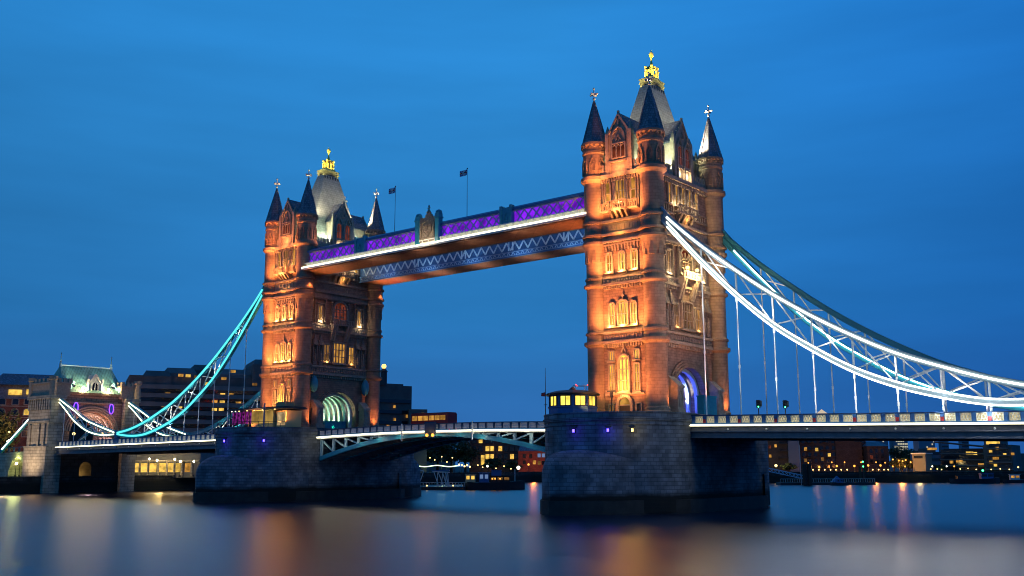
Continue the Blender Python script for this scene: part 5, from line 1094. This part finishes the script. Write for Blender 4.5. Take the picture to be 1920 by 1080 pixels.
for px, py in ((861, 871), (866, 872), (871, 874), (876, 872), (881, 875)): lamp(px, 398, py, LAMP_Y, 'one of a tight cluster of white yellow lamps at the end of the rope light', 'lamp cluster at the end of the rope light', .36)
lamp(247, 284, 859, LAMP_HOT, 'brightest lamp under the left road span, left of the arcade', None, .45)
for px, py, d in ((279, 859, 286), (294, 862, 286), (327, 860, 287), (338, 864, 287), (363, 864, 287)): lamp(px, d, py, LAMP_HOT, 'yellow lamp on a post in front of the lit arcade', 'yellow lamps in front of the lit arcade', .27)
lamp(12, 300, 826, LAMP_HOT, 'bright yellow lamp at the left edge by the foot of the land tie', None, .5); lamp(12, 310, 808, LAMP_Y, 'smaller yellow lamp above the bright one at the left edge', None, .3)
lamp(30, 282, 866, LAMP_HOT, 'yellow green lamp in front of the viaduct arch at the far left', None, .45); lamp(37, 283, 864, LAMP_Y, 'second yellow green lamp in front of the viaduct arch', None, .3)
for px, py, lab in ((134, 813, 'yellow lamp seen through the turquoise chain by the gatehouse arch'), (188, 814, 'yellow lamp low in the gatehouse arch')):
    p = ray(px, 268); t = thing('street_lamp', lab, 'street lamp', (p.x, p.y, 7)); z = hz(py, 268); m = M(); m.tube([(p.x, p.y, 6.9), (p.x, p.y, z)], .08, 6); m.build('post', DARKM, t); l = M(); l.ball((p.x, p.y, z+.2), .4); l.build('lamp_globe', LAMP_Y, t, smooth=True)
for px, D, py, w, col in ((1590, 403, 878, 2200, (1, .36, .06)), (1640, 402, 878, 2200, (1, .36, .06)), (1690, 402, 872, 2800, (1, .34, .05)), (1530, 403, 880, 500, (1, .4, .1)), (1722, 398, 868, 900, (1, .75, .3)), (1000, 428, 868, 2500, (1, .25, .05)), (915, 448, 868, 500, (1, .7, .3)), (1455, 412, 872, 1200, (1, .8, .3)), (300, 286, 862, 900, (1, .7, .25)), (250, 284, 858, 700, (1, .85, .6)), (30, 278, 862, 900, (.85, 1, .3)), (10, 305, 815, 1500, (1, .7, .25)), (830, 400, 868, 500, (.7, 1, .5)), (60, 310, 790, 7000, (1, .45, .15))):
    p = ray(px, D); point((p.x, p.y, hz(py, D)), w, col, .4).data.specular_factor = 0  # added glow points by the lamps, an extra one warming the brick building
p0 = [ray(px, 396) for px in wave(lambda v: v, 785, 862, 14)]; m = M(); m.tube([(p.x, p.y, hz(873.5+1.2*sin(i*.75), 396)) for i, p in enumerate(p0)], .22, 6)
ro = thing('rope_light', 'wavy pale green rope light along the bank under the opening span', 'rope light', (p0[0].x, p0[0].y, GB)); m.build('light_rope', ROPE, ro)
m = M()
for p in p0[::4]: m.tube([(p.x, p.y+.3, GB), (p.x, p.y+.3, hz(873, 396))], .08, 5)
m.build('post', DARKM, ro)

for px, py in ((1516, 869), (1560, 868), (1584, 868), (1615, 868), (1643, 868), (1660, 869)): lamp(px, 408, py, LAMP_O, 'faint orange lamp close to the warehouse fronts', 'orange lamps along the warehouse fronts', .3)
for px, py in ((1745, 881), (1757, 881), (1765, 882), (1800, 881), (1815, 880), (1830, 882), (1858, 882), (1875, 881), (1892, 882)): lamp(px, 398, py, LAMP_Y, 'small yellow lamp on the quay below the modern blocks', 'small yellow lamps below the modern blocks', .24)
for px, py in ((806, 858), (815, 862), (828, 856), (838, 866), (848, 858), (896, 872), (905, 876), (930, 878), (945, 874), (958, 879)): lamp(px, 402, py, LAMP_Y, 'small yellow lamp among the dark trees under the opening span', 'small lamps among the trees under the opening span', .26)
# ------------------------------------------------------------------ boats and pontoons
def boat(p0, p1, D, label, hull_h=1.6, cabins=(), mast=None, hullm=HULL, name='boat', flip=1, cat='boat'):
    f = Frame(p0, D, p1, D); L = f.L; t = thing(name, label, cat, tuple(f(L/2, -2, ZW)))
    B = min(5.0, L*.18); m = M(); st = []
    for i in range(13):
        s = i/12; k = max(.06, min(1, (s/.12)**.6 if s < .12 else 1)*min(1, ((1-s)/.3)**.6 if s > .7 else 1)); sh = hull_h*(1+.35*max(0, (s-.55)/.45)**2+.15*max(0, (.2-s)/.2)); u = L*s if flip > 0 else L*(1-s)
        st.append([m.bm.verts.new(f(u, -B/2+d*B/2*k, z)) for d, z in ((-1, ZW+sh), (-.75, ZW-.4), (.75, ZW-.4), (1, ZW+sh))])
    for a, b in zip(st, st[1:]):
        for k in range(4): m.bm.faces.new((a[k], a[(k+1) % 4], b[(k+1) % 4], b[k]))
    m.bm.faces.new(st[0]); m.bm.faces.new(st[-1]); m.build('hull', hullm, t)
    for a, b, z0, z1, wm, pm in cabins:
        m = M(); m.box(L*a, L*b, -B*.8, -B*.2, ZW+z0, ZW+z1, f); m.box(L*a-.2, L*b+.2, -B*.86, -B*.14, ZW+z1, ZW+z1+.15, f); cb = m.build('cabin', wm, t)
        if pm:
            n = max(2, int(L*(b-a)/1.6)); w = L*(b-a)/n
            for k in range(n): q = M(); q.box(L*a+w*k+.25, L*a+w*k+w-.25, -B*.2-.05, -B*.2+.06, ZW+z0+(z1-z0)*.45, ZW+z0+(z1-z0)*.85, f); q.build('window', pm, cb)
    if mast:
        m = M(); u = L*mast[0]; m.tube([f(u, -B/2, ZW+1), f(u, -B/2, ZW+mast[1])], .11, 6, .05); m.bar(f(u, -B/2, ZW+mast[1]*.3), f(u+mast[2], -B/2, ZW+mast[1]*.33), .12); m.bar(f(u, -B/2, ZW+mast[1]*.95), f(u+L*.2, -B/2, ZW+1.5), .04); m.build('mast', DARKM, t)
    return t, f
b1, f1 = boat(868, 984, 290, 'long dark moored vessel with lit cabins and a tall mast under the opening span', 2.0, ((.04, .2, 1.8, 4.2, mat('tan awning', (.5, .42, .25), .7), WIN_A), (.26, .42, 1.8, 4.6, HULLB, BLUEGLOW), (.44, .76, 1.8, 3.7, BROWNBRICK, WIN_D), (.46, .62, 3.85, 5.3, HULLB, None)), (.5, 12.5, 6))
for u in (.475, .52, .6): q = M(); c_ = f1(f1.L*u, -.6, ZW+3.0); q.ball((c_.x, c_.y, c_.z), .22, 1, 8); q.build('deck_lamp', LAMP_O, b1)
q = M(); q.tube([f1(f1.L*.84, -2, ZW+1.8), f1(f1.L*.84, -2, ZW+5.6)], .12, 6); q.build('flagstaff', HULLW, b1)
def pontoon(p0, p1, D, label, lampcols=()):
    f = Frame(p0, D, p1, D); t = thing('pontoon', label, 'pontoon', tuple(f(f.L/2, -3, ZW))); m = M(); m.box(0, f.L, -6, 0, ZW-.4, ZW+.9, f); m.build('deck', HULL, t); m = M()
    for u in wave(lambda v: v, .2, f.L-.2, int(f.L/.8)): m.box(u-.05, u+.05, -.3, -.2, ZW+.9, ZW+2.0, f)
    m.box(.1, f.L-.1, -.32, -.18, ZW+2.0, ZW+2.1, f); m.build('railing', HULLW, t)
    for px in lampcols: u = f.u(px); q = M(); c_ = f(u, .1, ZW+1.2); q.ball((c_.x, c_.y, c_.z), .2, 1, 8); q.build('deck_lamp', LAMP_Y, t)
    return t, f
t, f = pontoon(776, 872, 287, 'floating landing stage with white railings left of the moored vessel', (801, 850))
t = thing('steel_gantry', 'white angular steel gangway frame standing on the landing stage', 'gantry', tuple(f(f.u(826), -3, ZW+.9))); m = M(); u = f.u(812)
for a, b in ((0, 1.2), (1.2, 2.6), (2.4, 3.5), (3.3, 3.9)): m.bar(f(u+a, -3, ZW+5), f(u+b+.2, -3, ZW+1), .22); m.bar(f(u+b, -3, ZW+5), f(u+a+.9, -3, ZW+1), .16)
m.bar(f(u-.4, -3, ZW+5.1), f(u+4.4, -3, ZW+4.8), .3); m.bar(f(u-.4, -5, ZW+5.1), f(u+4.4, -5, ZW+4.8), .3); m.build('frame', HULLW, t)
m = M(); m.box(u-.6, u+4.4, -5.2, -2.8, ZW+5.2, ZW+5.4, f); m.build('canopy', HULLB, t)
m = M(); u = f.u(785); m.bar(f(u-1, -3, ZW+5.6), f(u+1.2, -3, ZW+5.2), .3); m.bar(f(u+1.2, -3, ZW+5.2), f(u-.3, -3, ZW+1), .22); m.bar(f(u-.8, -3, ZW+5), f(u+.3, -3, ZW+1), .16); tag(m.build('steel_gantry', HULLW), 'white steel frame at the left end of the landing stage beside the pier', 'gantry')
# pier with gangway right of the near pier
f = Frame(1438, 352, 1540, 352); t = thing('gangway', 'sloping pale blue gangway right of the near pier', 'gangway', tuple(f(9, -1, ZW))); m = M(); za, zb_ = f.z(884, 0), f.z(899, 15); n = 10; L2 = f.u(1506)
for o in (0, 1.2): m.bar(f(0, -1, za+o), f(L2, -1, zb_+o), .2); m.bar(f(0, -2.6, za+o), f(L2, -2.6, zb_+o), .2)
for k in range(n): a, b = L2*k/n, L2*(k+1)/n; m.bar(f(a, -1, za+(zb_-za)*k/n), f(b, -1, za+(zb_-za)*(k+1)/n+1.2), .12); m.bar(f(a, -1, za+(zb_-za)*k/n+1.2), f(b, -1, za+(zb_-za)*(k+1)/n), .12)
m.build('truss', mat('pale blue gangway paint', (.45, .6, .75), .5), t); m = M(); m.solid([f(0, -2.6, za-.1), f(L2, -2.6, zb_-.1), f(L2, -1, zb_-.1), f(0, -1, za-.1)], [f(0, -2.6, za), f(L2, -2.6, zb_), f(L2, -1, zb_), f(0, -1, za)]); m.build('walkway', HULLB, t)
t, f = pontoon(1462, 1640, 350, 'long low dark pontoon right of the near pier'); m = M(); u = f.u(1573); m.solid([f(u-2, -4, ZW+.9), f(u+2, -4, ZW+.9), f(u+2, -2, ZW+.9), f(u-2, -2, ZW+.9)], [f(u-.1, -3.1, ZW+3), f(u+.1, -3.1, ZW+3), f(u+.1, -2.9, ZW+3), f(u-.1, -2.9, ZW+3)]); tag(m.build('tent', HULLB), 'small pointed tent on the long dark pontoon', 'tent')
for px, lab in ((1508, 'left of the pair'), (1517, 'right of the pair')): p = ray(px, 346); m = M(); m.tube([(p.x, p.y, ZW-1), (p.x, p.y, hz(872, 346))], .75, 10); m.lathe([(.8, hz(872, 346)), (.05, hz(870, 346))], p.x, p.y, 10); tag(m.build('mooring_pile', TIMBER), 'thick dark mooring pile by the gangway, '+lab, 'mooring pile')
for px, lab in ((1612, 'left one of the pair with the green lights'), (1620, 'right one of the pair, carrying green lights')): p = ray(px, 352); m = M(); m.tube([(p.x, p.y, ZW-1), (p.x, p.y, hz(876, 352))], .4, 8); tag(m.build('mooring_pile', TIMBER), 'slim dark mooring pile, '+lab, 'mooring pile')
p = ray(1618.5, 350); t = thing('navigation_light', 'two green lights one above the other by the slim mooring piles', 'navigation light', (p.x, p.y, ZW)); m = M(); m.tube([(p.x, p.y, ZW), (p.x, p.y, hz(865, 350))], .1, 6); m.build('post', DARKM, t)
for row in (867, 876): l = M(); l.ball((p.x, p.y-.1, hz(row, 350)), .26, 1, 8); l.build('green_lens', LAMP_G, t)
boat(1782, 1876, 372, 'dark barge with a pale wheelhouse moored below the slanted roof building', 1.6, ((.62, .86, 1.5, 3.6, HULLB, GLASSD), (.15, .5, 1.5, 2.6, HULL, None)), (.4, 7, 3))
boat(1880, 1925, 378, 'small cabin boat at the right edge of the river', 1.2, ((.3, .7, 1.1, 3.0, HULLW, WIN_B),))
boat(1556, 1590, 340, 'small pale boat tied to the long dark pontoon', .9, ((.35, .7, .8, 2.0, HULLB, GLASSD),))
m = M(); p = ray(1501, 349); m.tube([(p.x, p.y, ZW), (p.x, p.y, hz(835, 349))], .12, 6, .07); tag(m.build('mast', HULLW), 'tall thin pale mast beside the thick mooring piles', 'mast')

# ------------------------------------------------------------------ floodlights and added fill lights on the bridge
for cx in (X_S, X_N):
    for dx, ty, tz, w in ((-2.0, -10, 14, 4200), (2.0, -10, 25, 11000), (-.5, -10, 40, 20000)): spot((cx+dx, -20.8, 9.9), (cx, ty, tz), w, ORANGE, 58, .8)
    for dx in (-2.6, 0, 2.6): spot((cx+dx, -13.6, 9.8), (cx+dx, -10.2, 16.5), 3200, ORANGE, 80, .9)
    for z in (22.7, 31.0, 40.2): spot((cx, -HY-2.3, z-.1), (cx, -HY+.1, z+5), 2200, ORANGE, 110, .9)
    for sx in (-1, 1):
        spot((cx+sx*3.3, -13.0, 9.7), (cx+sx*A_, -B_-1, 22), 2200, ORANGE, 60, .9)
        for z, w in ((22.7, 2500), (31.0, 2500), (40.0, 2300)): spot((cx+sx*2.2, -HY-2.6, z-.1), (cx+sx*4.2, -HY+.1, z+5), w*1.1, ORANGE, 110, .9)
    point((cx, -HY-1.0, 13.3), 350, (1, .55, .12)); spot((cx, -HY-1.6, 12.9), (cx, -HY, 19), 1800, (1, .5, .1), 70, .8)
    for u in (-2.3, 0, 2.3): point((cx+u, -HY-.7, 23.0), 260, AMBER); point((cx+u, -HY-.7, 31.5), 220, AMBER); point((cx+u, -HY-.55, 42.4), 240, AMBER)
    spot((cx, -HY-2.2, 36.6), (cx, -HY, 40.5), 900, (1, .42, .08), 110, .9)
    point((cx, -HY-1.4, 47.9), 260, ORANGE); spot((cx, -HY-3, 44), (cx, -HY, 52), 2600, ORANGE, 60, .8)
    for sx in (-1, 1): spot((cx+sx*1.5, -HY-3.6, 43.6), (cx+sx*A_, -B_-1, 50), 6000, ORANGE, 60, .9)  # added spots floating off the wall, even out the turret drums
    spot((cx+9.5, -18.2, 9.8), (cx+A_, -B_, 17), 5200, ORANGE, 60, .9); spot((cx+3.4, 6.3, 53.6), (cx+A_, B_, 57), 13000, WARMW, 85, .9)
    # cool white roof lights behind the parapet
    for sx in (-1, 1):
        for y in (-6.4, -3.5, 3.5, 6.4): spot((cx+sx*4.75, y, 47.9), (cx+sx*2.2, y*.62, 56), 2400, GREENW, 110, .8, .1)
        for y in (-7.3, 7.3): spot((cx+sx*5.0, y, 53.4), (cx+sx*1.6, y*.15, 58.5), 5200, (1, .86, .62), 60, 1, .2)  # added warm fill from the turret tops, lifts the upper roof
        spot((cx+sx*3.0, -9.4, 47.5), (cx+sx*2.2, -3, 58), 1800, GREENW, 100, .8, .1); point((cx+sx*3.5, -8.6, 48.4), 220, GREENW); point((cx+sx*4.4, 7.9, 48.4), 420, GREENW); point((cx+sx*4.6, -7.6, 48.4), 160, GREENW)
    for sx in (-1, 1):
        for sy in (-1, 1): spot((cx+sx*3.2, sy*5.0, 63.0), (cx, 0, 67.5), 12000, (1, .82, .2), 50, .6, .1)
    for sy in (-1, 1): spot((cx+2.5, sy*7.6, 57.0), (cx+A_, sy*B_, 61.6), 4200, WARMW, 40, .6, .1); spot((cx-2.5, sy*7.6, 57.0), (cx-A_, sy*B_, 61.6), 1500, WARMW, 40, .6, .1)
    # road faces
    for s_ in (1, -1):
        X = cx+s_*HX
        for u in (-5.3, 5.3): point((X+s_*.7, u, 31.2), 110, WARMW); point((X+s_*.5, u*.63, 23.0), 90, AMBER)
        for u in (-3.1, -1.0, 1.0, 3.1): point((X+s_*.6, u, 42.75), 110, WARMW)
        for u in (-1.2, 1.2): point((X+s_*.6, u, 48.0), 110, WARMW)
        point((X+s_*.9, 0, 40.5), 120, AMBER)
        for sy in (1, -1): spot((cx+s_*(A_+2.6), sy*(B_-1.2), 9.5), (cx+s_*A_, sy*B_, 20), 1900, ORANGE, 70, .9); spot((cx+s_*(A_+2.4), sy*(B_+.3), 38.6), (cx+s_*A_, sy*B_, 33), 350, ORANGE, 100, .9)
spot((X_S+18, -11.5, 9), (X_S+6, 0, 32), 8500, (1, .45, .34), 70, .9); spot((X_N+15, -11.4, 40.0), (X_N+6, -9, 30), 900, ORANGE, 90, .8)
spot((X_S+17, 0, 30), (X_S+6, 0, 46), 2300, (1, .5, .4), 80, .9)
for y, lab in ((-1.5, 'bright floodlight on the near tower balcony behind the white chain, left one'), (1.5, 'bright floodlight on the near tower balcony behind the white chain, right one')):
    t = thing('balcony_floodlight', lab, 'floodlight', (X_S+HX+1.75, y, 31.98)); X = X_S+HX+1.45
    m = M(); m.box(X-.25, X+.1, y-.3, y+.3, 31.98, 32.1); m.box(X-.05, X+.05, y-.05, y+.05, 32.1, 32.3); m.build('bracket', DARKM, t); l = M(); l.ball((X, y, 32.5), .34, .8); l.build('lens', LAMP_Y, t, smooth=True)
    point((X+.9, y*.7, 31.6), 1100, (1, .72, .28))
for u in (-2.5, 2.5): spot((X_N+u, -17.2, 13.6), (X_N+u*.8, -10, 17), 4500, ORANGE, 75, .9)
point((X_N, -HY-1.2, 14.5), 300, (1, .5, .1))
for x in wave(lambda v: v, -69, -14, 11): point((x, -10.7, 6.7-.0*x), 45, (1, .9, .7))  # added points under the ledge, boost strip light on the trusses
spot((X_S+HX+5, -7.0, 42.8), (X_S+A_, -B_, 49.5), 1800, (1, .42, .25), 60, .9); spot((X_N+HX+5, -7.0, 46), (X_N+A_, -B_, 49.5), 900, (1, .42, .25), 60, .9)  # added mid-air spots brightening the road side of the turrets
# arches
for x in (-3.2, -1.6, 0, 1.6, 3.2):
    spot((X_S+x, 0, 9.6), (X_S+x, 4, 14.5), 800, (.06, .10, 1), 120, .9); spot((X_N+x, .5, 9.6), (X_N+x, 4, 14.5), 220, (.15, 1, .45), 120, .9)
for x in (-4.0, -2.4, -.8, .8, 2.4, 4.0):
    (spot((X_S+x, 3.0, 9.6), (X_S+x, 4.4, 14), 2400, (.8, 1, 1), 30, .5, .05) if x in (-4.0, -.8, 2.4) else None); spot((X_N+x, 3.0, 9.6), (X_N+x, 4.4, 14), 800, (1, .98, .8), 45, .5, .05)
    spot((X_N+x, -1.0, 9.6), (X_N+x, 0, 17), 500, (.9, 1, .8), 60, .5, .05)
point((X_N+HX+.9, B_+1.8, 35.5), 900, (1, .02, .01)); point((X_N+HX+.6, B_-1.6, 38.3), 300, (1, .05, .02))
spot((X_N+8.5, -8.2, 36), (X_N+12, -8, 41), 2200, ORANGE, 110, .9); spot((X_N+8.5, 7.5, 36), (X_N+12, 8, 41), 3600, ORANGE, 110, .9); spot((X_S-8.5, -8, 36.5), (X_S-12, -8, 41), 1400, ORANGE, 110, .9); spot((X_S-8.5, 7.5, 36), (X_S-12, 8, 41), 1600, ORANGE, 110, .9)
for x in (-68, -56, -44, -32, -20): spot((x, -11.6, 37.5), (x+1, -7.6, 41), 550, (1, .60, .38), 140, 1); spot((x, 2.4, 38.6), (x, 5.2, 42.4), 900, (.42, .70, 1), 140, 1); spot((x, 8, 37.4), (x, 8, 41), 500, (1, .60, .38), 140, 1)  # added spots hanging in mid-air, brighten walkway soffits and the blue girder
point((-41.4, -13.0, 42.4), 330, WARMW)
# added fill lights beside chains and hangers, standing in for strip glow
for u in (16, 24, 32, 40, 48): z = (itp(UP, u)+itp(LO, u))/2; point((X_N-u, -11.2, z), 260, (1, .92, .75)); point((X_N-u, 8.6, z), 160, (1, .92, .75)); point((X_S+u, -11.2, z), 210, (1, .92, .78)).data.specular_factor = .1; point((X_S+u, 8.4, z), 14, (1, .95, .85))
for i in range(7): u = 13.4+5.4*i; spot((X_S+u, -10.6, zS(X_S+u)+1.2), (X_S+u, -9.75, itp(LO, u)), 2200, (.95, 1, 1), 24, .9, .05); spot((X_S+u, 8.8, zS(X_S+u)+1.2), (X_S+u, 9.75, itp(LO, u)), 700, (1, .8, .85), 24, .9, .05); spot((X_N-u, -10.6, zN(X_N-u)+1.2), (X_N-u, -9.75, itp(LO, u)), 1500, (1, .95, .95), 24, .9, .05)
for i in range(9): u = 13.4+5.4*i; z = itp(LO, u); point((X_S+u, -11.3, z-1.6), 170, (.95, 1, 1), .1).data.specular_factor = .1; point((X_S+u, -11.3, max(z-7, 9.6)), 110 if z > 13 else 30, (.95, 1, 1), .1).data.specular_factor = .1
# gatehouse
for y in (-3.6, 3.6): point((-174.6, y, 22.9), 900, (1, .75, .35))
for y in (-7, -2.2, 2.2, 7): spot((-175.3, y, 22.2), (-179.5, y*.9, 27), 2600, (.62, 1, .78), 100, .8)
point((-180, 2.8, 8.4), 900, (.9, .62, .75)); point((-176, 0, 8.6), 500, (1, .55, .3)); spot((-171, -4, 7.2), (-176, 0, 18), 3000, (1, .42, .25), 90, .9); spot((-171, 4, 7.2), (-176, 0, 18), 3000, (1, .42, .25), 90, .9)
spot((-181, -21, -.2), (-181, -12, 8), 6500, (1, .72, .45), 110, .9); spot((-181, -22, 6), (-181, -12, 20), 1500, (1, .75, .5), 80, .9); point((-182, -.9, -.2), 500, (1, .55, .15))
